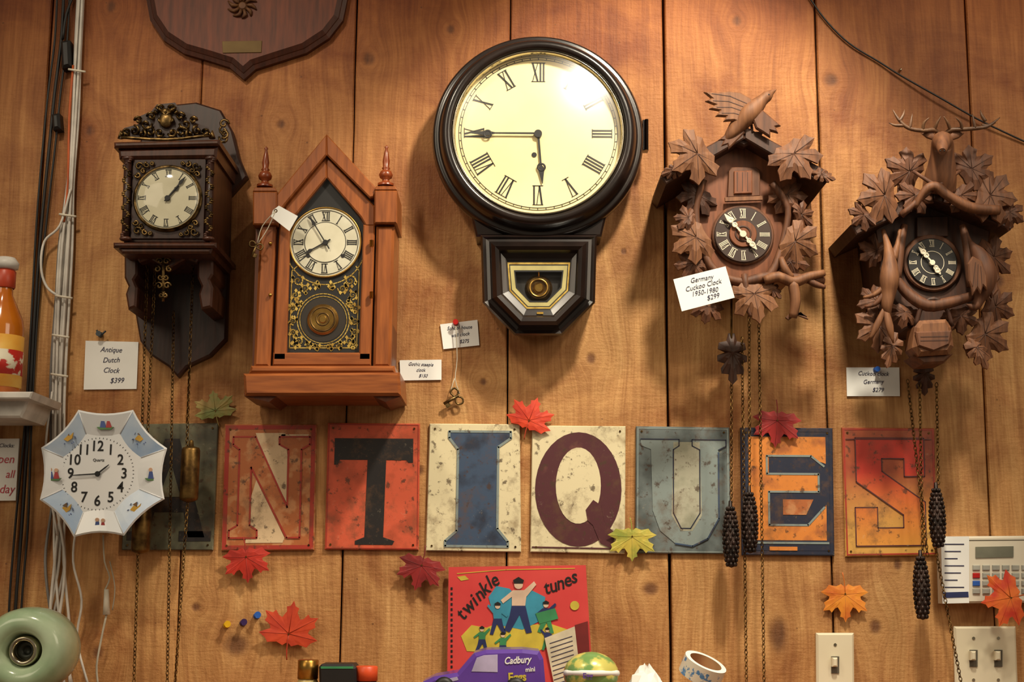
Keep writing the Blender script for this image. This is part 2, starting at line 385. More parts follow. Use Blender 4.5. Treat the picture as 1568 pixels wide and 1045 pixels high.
fl=B('floor'); fl.add([(-2.7,0.05,0),(2.6,0.05,0),(2.6,-4,0),(-2.7,-4,0),(-2.7,0.05,-0.05),(2.6,0.05,-0.05),(2.6,-4,-0.05),(-2.7,-4,-0.05)],[[0,1,2,3],[4,5,6,7],[0,1,5,4],[1,2,6,5],[2,3,7,6],[3,0,4,7]],wood('floor_boards',(120,80,50),(90,58,34),0.5)); fl.done()
SZ=W(784,1078,0.27).z
shelf=B('display_shelf'); shelf.prismw([(-1.3,SZ-0.03),(1.3,SZ-0.03),(1.3,SZ),(-1.3,SZ)],0.0005,0.3,wood('shelf_wood',(150,100,60),(110,70,40),0.5,True),0.003)
for x in (-1.1,-0.4,0.4,1.1): shelf.prismw([(x-0.015,SZ-0.2),(x+0.015,SZ-0.2),(x+0.015,SZ-0.031),(x-0.015,SZ-0.031)],0.0005,0.2,MC['shelf_wood'])
shelf.done()
# ================================================================ SHIELD PLAQUE
b=B('shield_plaque'); dw=wood('plaque_wood',(116,56,30),(82,38,20),0.6,bump=0.05); de=wood('plaque_edge',(80,38,21),(54,25,14),0.5)
sh=[(226,-60),(221,-10),(228,28),(248,58),(280,79),(318,90),(350,100),(372,119),(390,103),(424,92),(468,78),(503,55),(524,28),(532,-10),(528,-60),(480,-150),(372,-170),(270,-150)]
q=b.wxz(sh,0.018)
b.loft([[Vector((x,-0.0005,z)) for x,z in q],[Vector((x,-0.010,z)) for x,z in q],[Vector((x,-0.013,z)) for x,z in offset(q,0.006)],[Vector((x,-0.0145,z)) for x,z in offset(q,0.007)],[Vector((x,-0.019,z)) for x,z in offset(q,0.014)]],de,True,False)
b.add([Vector((x,-0.019,z)) for x,z in offset(q,0.014)],[list(range(len(q)))],dw)
b.prism([(340,63),(401,62),(400,80),(341,81)],0.019,0.0205,mat('dull_plate',(124,100,58),0.7,0.2,(108,84,46),20),0.0005)
emb=mat('aged_emblem',(112,72,36),0.6,0.2,(80,46,22),40)
for i in range(10):
    a=i*36; b.ptube([(371+6*math.cos(math.radians(a)),8+6*math.sin(math.radians(a)),0.021),(371+15*math.cos(math.radians(a)),8+15*math.sin(math.radians(a)),0.022),(371+23*math.cos(math.radians(a+20)),8+20*math.sin(math.radians(a+20)),0.020)],[2,3.4,1],emb,sub=2)
b.disc(371,8,8,0.019,0.024,emb,16,0.003)
b.done()
# ================================================================ LARGE ROUND DROP CLOCK
b=B('schoolhouse_wall_clock')
cu_,cv_=824,204; DF=0.075
c=W(cu_,cv_,DF); k=S(cu_,cv_,DF)
prof=[(150,0.0005),(156,0.02),(158,0.03),(161,0.036),(163.5,0.045),(163.5,0.055),(161,0.062),(157,0.0655),(154,0.064),(152,0.067),(149,0.078),(144,0.086),(138,0.088),(133,0.085),(131,0.079),(131,0.076)]
b.lathe(c,[(r*k,h) for r,h in prof],black,'Y',96)
b.lathe(c,[(131*k,0.070),(131.5*k,0.082),(129.5*k,0.085),(127.5*k,0.081),(126.5*k,0.066)],chrome,'Y',96)
dialm=mat('cream_dial',(250,234,180),0.55,0,(248,226,160),6)
b.disc(cu_,cv_,128,0.055,0.066,dialm,96)
dk=0.0668
for r in (117.5,121): b.ring(cu_,cv_,r,r+0.9,dk,0.0002,blackflat,96)
b.ticks(cu_,cv_,117.5,121,dk,blackflat,60,1.0)
b.roman(cu_,cv_,98,30,dk,blackflat,0.62)
b.disc(818,237,4,0.066,0.0669,blackflat,16)
hand(b,cu_,cv_,270,106,3.0,0.071,blackflat,'spade',0.0)
hand(b,cu_,cv_,175,80,3.4,0.0695,blackflat,'spade',0.0)
b.disc(cu_,cv_,6,0.066,0.0725,blackflat,20)
b.ring(cu_-79*0.98,cv_+1,4,7,0.071,0.0004,blackflat,16); b.ring(cu_+5,cv_+52,4,7,0.0695,0.0004,blackflat,16)
gl=[(127*k*t,0.079+0.017*(1-t*t)) for t in (1,.85,.7,.55,.4,.25,.1,0.001)]
b.lathe(c,gl,glass_big,'Y',96)
b.prism([(984,183),(993,183),(993,230),(984,230)],0.03,0.045,black,0.001)
b.ptube([(990,183,0.047),(990,230,0.047)],3,black,sub=1)
b.prism([(722,332),(928,332),(921,362),(729,362)],0.0005,0.055,black,0.003)
def octo(i,top,dv=0):
    return [(736+i,360+top),(914-i,360+top),(911-i,464-i*0.45),(861-i*0.45,514-i),(788+i*0.45,514-i),(739+i,464-i*0.45)]
b.frame([(octo(2,4),0.0005),(octo(2,4),0.052),(octo(0,0),0.056),(octo(0,0),0.068),(octo(3,3),0.073),(octo(8,6),0.070),(octo(13,10),0.072),(octo(16,12),0.082),(octo(22,17),0.088),(octo(28,23),0.084),(octo(31,28),0.076),(octo(38,36),0.073)],black)
b.frame([(octo(38,36),0.073),(octo(40,39),0.072)],black)
b.add([W(p[0],p[1],0.058) for p in octo(34,34)],[[0,1,2,3,4,5]],mat('clock_interior',(24,20,15),0.7))
b.frame([(octo(38,38),0.0695),(octo(42,43),0.0695)],blackflat)
b.frame([(octo(41,42),0.0700),(octo(43.5,45),0.0700)],gold)
b.frame([(octo(43.5,45),0.0696),(octo(45,47),0.0696)],blackflat)
b.frame([(octo(45,47),0.0698),(octo(51,54),0.0698)],mat('pale_green_glass',(190,178,116),0.5))
b.frame([(octo(51,54),0.0702),(octo(53,56.5),0.0702)],blackflat)
b.disc(825,441,21,0.059,0.063,olbrass,40,0.004); b.disc(825,441,8,0.063,0.066,brass,32,0.002)
b.ring(825,441,12,15,0.0645,0.001,brass); b.ptube([(825,395,0.061),(825,425,0.061)],1.5,brass,sub=1)
b.flat([(822,478),(832,478),(832,481),(822,481)],0.077,gold)
b.add([W(p[0],p[1],0.0725) for p in octo(39,39)],[[0,1,2,3,4,5]],glass)
b.done(False)
# ================================================================ STEEPLE CLOCK
b=B('steeple_mantel_clock')
sw=wood('honey_oak',(158,88,38),(120,62,24),0.42,bump=0.05,coat=0.15); sw2=wood('honey_oak_dark',(112,58,26),(84,40,16),0.45,bump=0.05); swh=wood('honey_oak_h',(154,86,38),(118,60,24),0.42,True,0.05,coat=0.15)
D0=0.005;D1=0.105
b.prism([(392,345),(425,300),(500,222),(578,302),(604,345),(600,566),(386,566)],D0,0.088,sw2)
b.prism([(500,205),(419,303),(412,322),(424,330),(437,312),(500,237)],0.006,0.108,sw,0.002)
b.prism([(500,205),(500,237),(566,303),(572,302),(578,290)],0.006,0.108,sw,0.002)
b.prism([(500,240),(437,316),(428,346),(446,346),(452,330),(500,272)],0.085,0.100,sw,0.002)
b.prism([(500,240),(500,272),(552,332),(560,346),(574,346),(574,316)],0.085,0.100,sw,0.002)
b.prism([(428,344),(444,344),(438,552),(418,552)],0.085,0.100,sw,0.002)
b.prism([(556,344),(574,344),(568,552),(549,552)],0.085,0.100,sw,0.002)
b.prism([(418,540),(568,540),(568,560),(417,560)],0.085,0.1,swh,0.002)
for pts in ([(398,343),(422,343),(413,562),(388,562)],[(576,346),(604,346),(598,562),(571,562)]):
    b.prism(pts,0.01,0.104,sw,0.004)
for u0,u1,v0 in ((387,424,287),(573,608,285)):
    b.prism([(u0,v0+6),(u1,v0+6),(u1,v0+57),(u0,v0+57)],0.02,0.112,sw,0.002)
    b.prism([(u0+3,v0),(u1-3,v0),(u1,v0+6),(u0,v0+6)],0.02,0.112,sw,0.001)
    uc=(u0+u1)/2; c=W(uc,v0,0.085); 
    prof=[(0.012,0),(0.012,0.004),(0.006,0.007),(0.005,0.011),(0.009,0.014),(0.0105,0.019),(0.008,0.025),(0.0045,0.028),(0.0065,0.030),(0.0045,0.033),(0.0055,0.042),(0.0035,0.056),(0.0018,0.064),(0.003,0.067),(0.0001,0.071)]
    b.lathe(c,[(r,h*0.9) for r,h in prof],wood('finial_wood',(140,66,30),(108,46,20),0.3),'Z',20)
b.prism([(384,560),(604,560),(606,572),(380,572)],0.004,0.118,swh,0.004)
b.prism([(372,572),(612,570),(614,606),(374,606)],0.004,0.125,swh,0.004)
b.prism([(374,602),(430,602),(412,616),(374,607)],0.01,0.115,sw2)
b.prism([(612,602),(560,602),(590,616),(612,608)],0.01,0.115,sw2)
pan=[(500,270),(450,332),(444,346),(436,542),(551,542),(557,346),(549,332)]
b.prism(pan,0.086,0.090,blackflat)
silver=mat('silver_dial',(214,210,188),0.5,0.0,(196,190,166),30)
silver2=mat('silver_dial_centre',(222,216,192),0.5,0.0,(206,200,174),30)
b.disc(498,371,55,0.090,0.093,silver,64,0.001); b.ring(498,371,53,56,0.0932,0.0015,brass,64)
b.disc(498,371,31,0.093,0.0935,silver2,48); b.ring(498,371,31,32,0.0936,0.0003,blackflat)
b.ring(498,371,50,50.8,0.0936,0.0003,blackflat); b.roman(498,371,41,14,0.0936,blackflat,0.78)
for u,v in ((472,392),(525,392)): b.disc(u,v,3,0.0935,0.0937,blackflat,12)
hand(b,498,371,240,36,2.2,0.096,blackflat,'spade',0.25); hand(b,498,371,328,48,2,0.097,blackflat,'spade',0.25)
b.disc(498,371,4,0.0935,0.098,blackflat,16)
dg=0.0906
b.ribbon([(455,408),(447,415),(443,533),(546,533),(550,415),(545,408)],1.5,dg,gold)
b.ribbon(arcp(498,374,62,200,340,24),1.5,dg,gold)
b.ribbon(arcp(495,490,40,0,360,40),1.4,dg,gold); b.ribbon(arcp(495,490,36,0,360,40),1.0,dg,gold)
def scroll(cx,cy,r,a0,tn,w=1.6): b.ribbon(spiral(cx,cy,r,1.0,a0,tn),w,dg+0.0002,gold)
random.seed(3)
for side in (-1,1):
    for (x,y,r) in ((40,430,9),(28,442,7),(44,452,7),(48,472,6),(47,492,6),(47,510,6),(38,523,7),(24,529,5),(45,528,5),(12,437,5),(38,465,4),(10,531,4)):
        a=random.choice((0,90,180,270)); scroll(496+side*x,y,r,a,side*480,1.8)
        for q in range(6):
            an=math.radians(random.uniform(0,360)); px=496+side*x+r*math.cos(an);py=y+r*math.sin(an)
            b.flat([(px,py-3.4),(px+2.6,py),(px,py+3.4),(px-2.6,py)],dg+0.0003,gold)
b.disc(495,490,34,0.0902,0.0905,mat('pendulum_window',(38,28,18),0.6),40)
b.disc(494,489,24,0.091,0.095,brass,40,0.003); b.ring(494,489,17,20,0.095,0.001,olbrass); b.ring(494,489,8,11,0.095,0.001,olbrass); b.disc(494,489,6,0.095,0.097,brass,20,0.001)
b.add([W(p[0],p[1],0.0985) for p in pan],[list(range(len(pan)))],glass)
for v in (373,452): b.ptube([(569,v-5,0.106),(569,v+5,0.106)],3,brass,sub=1); b.ell(W(414,v,0.107),(0.003,0.003,0.003),brass,6)
b.done(False)
# ================================================================ OLD DUTCH CLOCK
b=B('dutch_wall_clock'); dk1=wood('dark_walnut',(84,46,30),(52,27,18),0.4,bump=0.05,coat=0.2); dk2=wood('darker_walnut',(58,30,21),(36,18,13),0.45)
b.prism([(262,160),(300,156),(338,168),(356,200),(366,240),(379,270),(352,300),(350,400),(346,520),(322,545),(286,562),(272,578),(258,562),(232,545),(214,522),(205,470),(203,300),(200,250),(225,190)],0.0005,0.016,dk2,0.003)
DH=0.15
b.prism([(193,240),(329,238),(322,372),(189,372)],0.014,DH,dk1,0.002)
b.prism([(180,228),(333,224),(331,241),(182,243)],0.014,DH+0.008,dk1,0.004)
b.prism([(174,217),(336,213),(336,222),(174,226)],0.014,DH+0.014,dk1,0.003)
b.prism([(173,371),(331,371),(331,379),(173,379)],0.014,DH+0.014,dk1,0.003)
b.prism([(180,379),(326,379),(322,388),(186,388)],0.014,DH+0.008,dk1,0.003)
for u0,u1 in ((190,210),(302,326)):
    b.prism([(u0,387),(u1,387),(u1,420),(u1-5,428),(u1,440),(u1-2,470),(u0+6,474),(u0+2,450),(u0+6,438),(u0,425)],0.014,0.11,dk1,0.003)
b.prism([(205,387),(310,387),(300,402),(285,396),(257,412),(230,396),(213,402)],0.10,0.12,dk1,0.002)
b.prism([(203,244),(316,243),(312,366),(199,366)],DH,DH+0.004,dk2,0.001)
dd=DH+0.004
b.disc(256,303,53,dd,dd+0.004,antbrass,56,0.002)
b.disc(256,303,48,dd+0.004,dd+0.005,mat('pale_pewter_dial',(214,208,180),0.5,0.0,(196,190,160),20),56)
b.ring(256,303,48,50,dd+0.006,0.002,antbrass)
b.roman(256,303,39,11,dd+0.0054,blackflat,0.75); b.ring(256,303,46,46.8,dd+0.0054,0.0002,blackflat)
hand(b,256,303,38,43,2.2,dd+0.008,blackflat); hand(b,256,303,42,26,2.6,dd+0.007,blackflat)
b.disc(256,303,4,dd+0.005,dd+0.009,blackflat,14)
c=W(256,303,dd+0.006);k=S(256,303,dd)
b.lathe(c,[(49*k,dd+0.007),(40*k,dd+0.012),(22*k,dd+0.015),(0.0001,dd+0.016)],glass,'Y',48)
for su,sv in ((213,255),(300,254),(210,354),(297,355)):
    du=1 if su<256 else -1; dv=1 if sv<303 else -1
    for (x,y,r,a) in ((0,0,7,0),(12*du,-2*dv,5,90),(-2*du,13*dv,5,180),(6*du,7*dv,4,45),(20*du,-4*dv,3,10)):
        b.ptube([(p[0],p[1],dd+0.003) for p in spiral(su+x,sv+y,r,1.5,a,400*du,9)],1.5,antbrass,n=5,sub=1)
for u in (196,323):
    p0=W(u,246,DH+0.006); p1=W(u-4,366,DH+0.006)
    n=40; 
    b.tube([p0,p1],0.0055,dk2,10,1)
    for j in range(n):
        a=j*0.9; p=p0.lerp(p1,j/n); b.ell((p.x+0.004*math.cos(a),p.y-0.003,p.z),(0.0035,0.0035,0.0022),antbrass if 3<j<37 else dk1,4)
for u in (196,323):
    for v in (243,366): b.ell(W(u-(v-243)*0.03,v,DH+0.006),(0.009,0.007,0.004),dk1,8)
b.prism([(183,212),(190,196),(212,190),(214,178),(232,170),(240,160),(268,157),(276,168),(296,176),(298,188),(318,194),(324,209)],DH+0.001,DH+0.005,dk2)
cr=DH+0.008
for side in (-1,1):
    for (x,y,r,a,t) in ((8,182,11,90,300),(22,178,7,0,420),(30,190,9,180,380),(42,184,6,0,420),(48,200,8,90,420),(60,203,6,0,420),(66,206,4,90,400),(24,202,9,0,420),(10,203,7,200,420),(36,205,6,100,420),(8,166,6,0,420),(15,170,5,90,300)):
        b.ptube([(p[0],p[1],cr+0.004*math.sin(i)) for i,p in enumerate(spiral(254+side*x,y,r,1.5,a if side>0 else 180-a,side*t,11))],2.0,antbrass,n=6,sub=1)
b.ell(W(254,184,cr),(0.010,0.006,0.012),antbrass,8); b.ell(W(254,172,cr),(0.006,0.006,0.006),antbrass,8)
b.ptube([(186,210,cr),(255,214,cr+0.002),(322,207,cr)],2.5,antbrass)
for u in (185,325): b.tube([W(u,212,DH),W(u,200,DH)],[0.005,0.001],antbrass,8,1)
for j,(y,dp) in enumerate(((190,0.08),(200,0.06),(212,0.045),(205,0.10))):
    b.ptube([(p[0],p[1],dp) for p in spiral(343,y,8,1.5,j*80,400,10)],2.0,antbrass,n=5,sub=1)
for side in (-1,1):
    for (x,y,r,a) in ((5,400,6,0),(9,412,5,90),(4,425,5,180),(6,438,6,0),(3,452,5,90)):
        b.ptube([(p[0],p[1],0.125) for p in spiral(250+side*x,y,r,1.2,a if side>0 else 180-a,side*420,10)],1.8,antbrass,n=5,sub=1)
b.ptube([(250,390,0.124),(250,462,0.124)],[3,2],antbrass)
for pts in (((226,390,.08),(205,1048,.06)),((238,395,.08),(222,760,.06)),((296,392,.08),(286,690,.06)),((266,480,.03),(256,1048,.06)),((288,760,.06),(268,1048,.06))):
    b.chain(W(*pts[0]),W(*pts[1]),olbrass)
for (u,v0,v1,d) in ((289,686,766,0.06),(215,765,845,0.06)):
    c=W(u,v1,d);L=W(u,v0,d).z-c.z
    b.lathe(c,[(0.0001,-0.004),(0.006,-0.003),(0.0125,0),(0.0135,0.003),(0.0135,L-0.004),(0.012,L),(0.004,L+0.002),(0.003,L+0.01),(0.0001,L+0.012)],olbrass,'Z',24)
b.done()
# ================================================================ CUCKOO CLOCK 1
cw=wood('carved_walnut',(110,67,40),(74,42,25),0.65,bump=0.25); cwl=wood('carved_light',(136,90,56),(96,58,35),0.65,bump=0.3); cwd=wood('carved_dark',(76,43,26),(48,26,16),0.6,bump=0.2); cwv=wood('carved_vein',(82,48,29),(58,32,20),0.6)
cm=wood('carved_mid',(126,80,49),(86,52,32),0.65,bump=0.3)
bone=mat('bone_white',(232,222,196),0.5)
fhouse=wood('cuckoo_house_wood',(130,74,42),(98,54,29),0.45)
pc=mat('iron_pinecone',(66,50,44),0.45,0.6,(30,22,18),70)
def cone(b,u,v0,v1,d,m):
    c=W(u,v1,d);L=W(u,v0,d).z-c.z; R_=0.0105
    prof=[(0.0001,-0.002)]
    N=14
    for i in range(N):
        t=(i+0.5)/N; r=R_*math.sin(math.pi*min(max(t*0.86+0.1,0),1))**0.55
        prof+=[(r*0.86,L*i/N),(r,L*(i+0.7)/N)]
    prof+=[(0.003,L),(0.0025,L+0.008),(0.0001,L+0.009)]
    b.lathe(c,prof,m,'Z',16)
    for i in range(N):
        t=(i+0.5)/N; r=R_*math.sin(math.pi*(t*0.86+0.1))**0.55
        for j in range(7):
            a=2*math.pi*(j+0.5*(i%2))/7
            b.ell((c.x+r*math.cos(a),c.y+r*math.sin(a),c.z+L*(i+0.45)/N),(0.0026,0.0026,L/N*0.55),m,4)
def fancyhand(b,u,v,ang,L,d,m,w=2.6):
    hand(b,u,v,ang,L,w,d,m,'spade',0.0)
    a=math.radians(ang); kk=0.45*L
    b.ring(u+kk*math.sin(a),v-kk*math.cos(a)*0.97,2.0,4.2,d,0.0005,m,14)
    kk=0.68*L; b.ring(u+kk*math.sin(a),v-kk*math.cos(a)*0.97,1.5,4.6,d,0.0005,m,14)
b=B('cuckoo_clock')
HD=0.105
b.prism([(1062,262),(1138,205),(1222,258),(1212,428),(1070,432)],0.0005,HD,fhouse,0.002)
b.prism([(1140,192),(1140,212),(1020,282),(1012,272),(1014,262)],0.0005,HD+0.035,cwd,0.002)
b.prism([(1140,192),(1140,212),(1262,284),(1272,272),(1268,262)],0.0005,HD+0.035,cwd,0.002)
b.prism([(1116,262),(1120,256),(1158,256),(1164,262),(1164,300),(1114,302)],HD,HD+0.006,cw,0.001)
b.prism([(1124,262),(1152,261),(1152,296),(1124,297)],HD+0.006,HD+0.009,fhouse,0.001)
for i in range(3): b.ribbon([(1129+i*8,264),(1129+i*8,292)],1,HD+0.0095,cwd)
b.ribbon([(1112,305),(1166,303)],6,HD+0.012,cwl,0.006)
b.disc(1138,359,48,HD,HD+0.006,cw,48,0.002); b.disc(1138,359,44,HD+0.006,HD+0.009,mat('dial_brown',(56,36,28),0.5),48,0.001)
b.disc(1138,358,21,HD+0.009,HD+0.012,fhouse,32,0.001); b.ring(1138,358,10,13,HD+0.0125,0.001,cwd)
b.roman(1138,359,33,14,HD+0.0095,bone,0.6)
fancyhand(b,1138,358,318,42,HD+0.016,bone,3.2); fancyhand(b,1138,358,140,32,HD+0.0145,bone,3.2); b.disc(1138,358,5,HD+0.011,HD+0.018,bone,14)
LD=HD+0.022
for (u,v,sz,rot,d,m,kind,sy) in (
 (1068,236,44,-235,LD+0.02,cwl,'carved',1.05),(1214,236,44,212,LD+0.02,cm,'carved',1.05),
 (1034,262,24,110,LD+0.015,cw,'oak',1.0),(1256,268,24,-110,LD+0.015,cm,'oak',1.0),
 (1070,300,32,150,LD-0.01,cwd,'carved',1.0),(1204,298,32,-150,LD-0.01,cw,'carved',1.0),
 (1066,364,40,120,LD,cwl,'carved',1.0),(1216,370,40,-115,LD,cwl,'carved',1.0),(1054,335,22,80,LD-.004,cw,'carved',1.0),(1226,330,22,-70,LD-.004,cw,'carved',1.0),
 (1062,404,28,150,LD-0.01,cw,'carved',1.0),(1210,402,28,-160,LD-0.01,cw,'carved',1.0),
 (1154,450,38,190,LD,cwl,'carved',1.2),(1084,470,26,170,LD-0.02,cw,'carved',1.0),(1180,440,24,-140,LD-0.01,cw,'oak',1.0),(1106,438,24,150,LD-0.01,cw,'carved',1.0)):
    b.leaf(u,v,sz,rot,d,m,cwv,hc=5,kind=kind,sy=sy,curl=4,stem=False,th=5,vw=0.8)
b.ptube([(1078,275,LD),(1066,320,LD-0.008),(1072,370,LD-0.008),(1095,415,LD-0.005),(1135,432,LD-0.005),(1180,424,LD-0.005),(1262,430,LD-0.01)],[5,5,6,6,7,8,6],cw,n=8,sub=4)
b.ptube([(1182,280,LD),(1206,318,LD-0.005),(1200,365,LD-0.008),(1188,405,LD-0.005),(1176,425,LD-0.005)],[6,5,5,6,7],cw,n=8,sub=4)
b.ptube([(1170,430,LD),(1192,424,LD+.003),(1215,432,LD),(1238,424,LD+.002),(1262,418,LD-0.002)],[7,8,8,7,5],cwl,n=8)
b.ptube([(1236,428,LD),(1250,436,LD),(1264,440,LD)],[5,5,3],cw,n=8)
b.ptube([(1214,432,LD),(1218,460,LD),(1214,487,LD-0.004)],[8,8,6],cwl,n=8)
b.prism([(1203,486),(1216,474),(1236,485),(1226,478),(1238,489),(1220,482),(1208,490)],LD-0.014,LD-0.008,cw)
b.ptube([(1196,395,LD),(1202,412,LD+0.004),(1212,425,LD)],[4,6,5],cwl,n=8)
b.ptube([(1140,420,LD),(1145,470,LD),(1150,485,LD)],[5,4,2],cw)
# bird with spread wings
bd=LD+0.012
b.ptube([(1108,218,bd-.004),(1118,206,bd),(1132,190,bd),(1147,174,bd+.004),(1159,162,bd+.004),(1168,153,bd+.005),(1175,147,bd+.005),(1181,142,bd+.004),(1189,137,bd+.004)],[3,8,13,15,12,8.5,8,4.5,0.4],cwl,n=14,sub=4)
b.ell(W(1177,145,bd+0.012),(0.0015,0.0015,0.0015),blackflat,5)
b.prism([(1160,166),(1150,150),(1134,141),(1116,139),(1098,141),(1078,140),(1090,150),(1080,154),(1095,160),(1086,166),(1102,169),(1096,177),(1112,178),(1108,185),(1124,184),(1136,188),(1152,184)],bd+0.006,bd+0.012,cwl,0.002)
b.prism([(1152,180),(1168,168),(1180,178),(1196,192),(1188,194),(1192,203),(1180,200),(1180,210),(1168,202),(1158,196)],bd+0.006,bd+0.012,cw,0.002)
b.prism([(1132,194),(1112,204),(1100,214),(1108,215),(1104,224),(1114,221),(1116,228),(1128,216),(1142,202)],bd-0.006,bd+0.003,cw,0.002)
for q in (((1148,160),(1118,147),(1090,143)),((1146,166),(1116,155),(1092,154)),((1144,172),(1120,164),(1098,164)),((1142,178),(1124,173),(1106,173))): b.ribbon(q,1.0,bd+0.0125,cwv)
b.ptube([(1150,185,bd),(1152,204,bd)],2,cwd); b.ptube([(1144,188,bd),(1140,206,bd)],2,cwd)
b.prism([(1112,204),(1170,200),(1164,214),(1140,224),(1118,216)],LD-0.01,LD+0.006,cwd,0.003)
b.ptube([(1120,440,0.05),(1120,545,0.05)],1.6,olbrass,sub=1)
b.leaf(1121,540,50,180,0.05,cwd,cwv,hc=6,kind='oak',stem=False)
for (u,v0,v1,d) in ((1120,776,868,.06),(1149,754,846,.06)): cone(b,u,v0,v1,d,pc)
b.chain(W(1120,560,.05),W(1120,770,.06),olbrass); b.chain(W(1147,430,.07),W(1148,748,.06),olbrass)
b.chain(W(1136,520,.05),W(1143,1048,.04),olbrass); b.chain(W(1162,500,.05),W(1170,1048,.05),olbrass)
b.done()
# ================================================================ CUCKOO CLOCK 2
b=B('hunter_cuckoo_clock')
HD=0.11; LD=HD+0.022
b.prism([(1340,352),(1430,290),(1518,346),(1500,470),(1470,500),(1390,502),(1356,470)],0.0005,HD,cwd,0.002)
b.prism([(1430,283),(1430,306),(1312,360),(1303,344)],0.0005,HD+0.04,cwd,0.002)
b.prism([(1430,283),(1430,306),(1548,352),(1557,336)],0.0005,HD+0.04,cwd,0.002)
b.prism([(1404,332),(1452,331),(1452,362),(1404,363)],HD,HD+0.006,cwd,0.001)
b.disc(1428,402,45,HD,HD+0.007,cw,48,0.002); b.disc(1428,402,38,HD+0.007,HD+0.010,mat('dial_black',(24,22,22),0.5),48,0.001)
b.roman(1428,402,30,10,HD+0.0105,bone,0.68); b.ring(1428,402,17,18,HD+0.0105,0.0003,bone)
fancyhand(b,1428,402,320,32,HD+0.015,bone,2.4); fancyhand(b,1428,402,148,22,HD+0.0138,bone,2.6); b.disc(1428,402,4,HD+0.010,HD+0.0165,bone,12)
for (u,v,sz,rot,d,m,kind,sy) in (
 (1392,264,38,-300,LD+0.02,cw,'carved',1.05),(1486,260,38,-58,LD+0.02,cw,'carved',1.05),
 (1354,300,44,100,LD+0.025,cm,'carved',0.95),(1514,300,44,-100,LD+0.025,cm,'carved',0.95),(1400,300,30,150,LD+0.018,cw,'carved',1),(1470,300,30,-150,LD+0.018,cw,'carved',1),
 (1322,330,24,130,LD+0.02,cw,'carved',1.0),(1544,326,26,-120,LD+0.02,cw,'carved',1.0),
 (1346,500,38,120,LD-0.01,cm,'carved',1.0),(1506,512,40,-120,LD-0.01,cm,'carved',1.1),
 (1366,530,36,165,LD-0.01,cm,'oak',1.0),(1494,532,38,-155,LD-0.01,cm,'oak',1.0),(1342,462,28,100,LD-0.015,cw,'carved',1.0),
 (1522,470,34,-110,LD-0.015,cw,'carved',1.0),(1520,395,34,-70,LD-0.02,cw,'carved',1.0),(1342,385,28,60,LD-0.02,cw,'carved',1.0),(1385,478,26,170,LD-0.005,cw,'carved',1.0),(1470,484,28,-170,LD-0.005,cw,'carved',1.0)):
    b.leaf(u,v,sz,rot,d,m,cwv,hc=5,kind=kind,sy=sy,curl=4,stem=False,th=5,vw=0.8)
sd=LD+0.01
b.ptube([(1438,290,sd),(1440,272,sd+.010),(1442,254,sd+.018),(1443,236,sd+.026),(1443,222,sd+.034),(1443,216,sd+.046),(1443,222,sd+.060),(1443,229,sd+.072),(1443,232,sd+.078)],[24,23,20,17,16,14,10,7,5],cm,n=18,sub=4)
for sx_ in (-1,1):
    b.ptube([(1443+sx_*12,212,sd+.034),(1443+sx_*22,205,sd+.034),(1443+sx_*33,204,sd+.030)],[4,7,0.8],cm,n=8,flat=0.4)
    b.ell(W(1443+sx_*10,219,sd+0.054),(0.0022,0.0022,0.0022),blackflat,5)
    b.ell(W(1443+sx_*3,231,sd+0.082),(0.0013,0.0012,0.001),blackflat,4)
antl=wood('antler',(112,80,54),(80,52,34),0.5)
for s_ in (-1,1):
    A=lambda x,y,e=0:(1443+s_*x,y,sd+.03+e)
    b.ptube([A(6,204),A(14,199,.006),A(30,200,.01),A(52,196,.012),A(66,184,.012),A(76,168,.01)] if s_<0 else [A(6,204),A(14,199,.006),A(30,198,.01),A(56,196,.012),A(72,192,.012),A(88,180,.01)],[3.4,3.4,3.2,2.9,2.4,0.8],antl,n=8,sub=4)
    for t in (((12,199,.005),(8,188,.012),(2,178,.016)),((30,199,.01),(28,188,.016),(20,180,.02)),((50,196,.012),(48,186,.014),(46,174,.014)),((66,186,.012),(60,176,.012),(58,168,.01)),((60,192,.012),(72,192,.012),(82,188,.01))):
        b.ptube([A(*p) for p in t],[2.8,2.1,0.5],antl,n=6,sub=3)
b.ptube([(1380,330,LD+.03),(1420,296,LD+.038),(1470,262,LD+.03)],[5,4,2.5],cw,n=8); b.ptube([(1490,325,LD+.03),(1450,296,LD+.038),(1398,262,LD+.03)],[5,4,2.5],cw,n=8)
b.ptube([(1400,318,LD+.034),(1418,290,LD+.044),(1434,286,LD+.044),(1452,300,LD+.044),(1486,318,LD+.04),(1530,322,LD+.035)],[4,6,7,7,8,7],cm,n=10,sub=4)
# hanging hare (left)
b.ptube([(1352,352,LD),(1358,372,LD+.004),(1362,395,LD+.010),(1362,425,LD+.014),(1360,448,LD+.012),(1358,468,LD+.012),(1360,484,LD+.008)],[3,5,9,14,11,8,4],cwl,n=14,sub=4)
b.ptube([(1378,352,LD),(1374,376,LD+.004),(1366,398,LD+.01)],[3,4,8],cwl,n=8)
b.ptube([(1356,470,LD+.012),(1362,500,LD+.014),(1368,526,LD+.008)],[3,6,1],cwl,n=8,flat=0.5); b.ptube([(1356,470,LD+.012),(1342,500,LD+.01),(1332,520,LD+.006)],[3,5,1],cwl,n=8,flat=0.5)
b.ptube([(1354,440,LD+.012),(1338,452,LD+.01),(1322,456,LD+.004)],[5,3.5,2],cwl,n=8); b.ptube([(1354,450,LD+.012),(1340,466,LD+.01),(1324,470,LD+.004)],[5,3.5,2],cw,n=8)
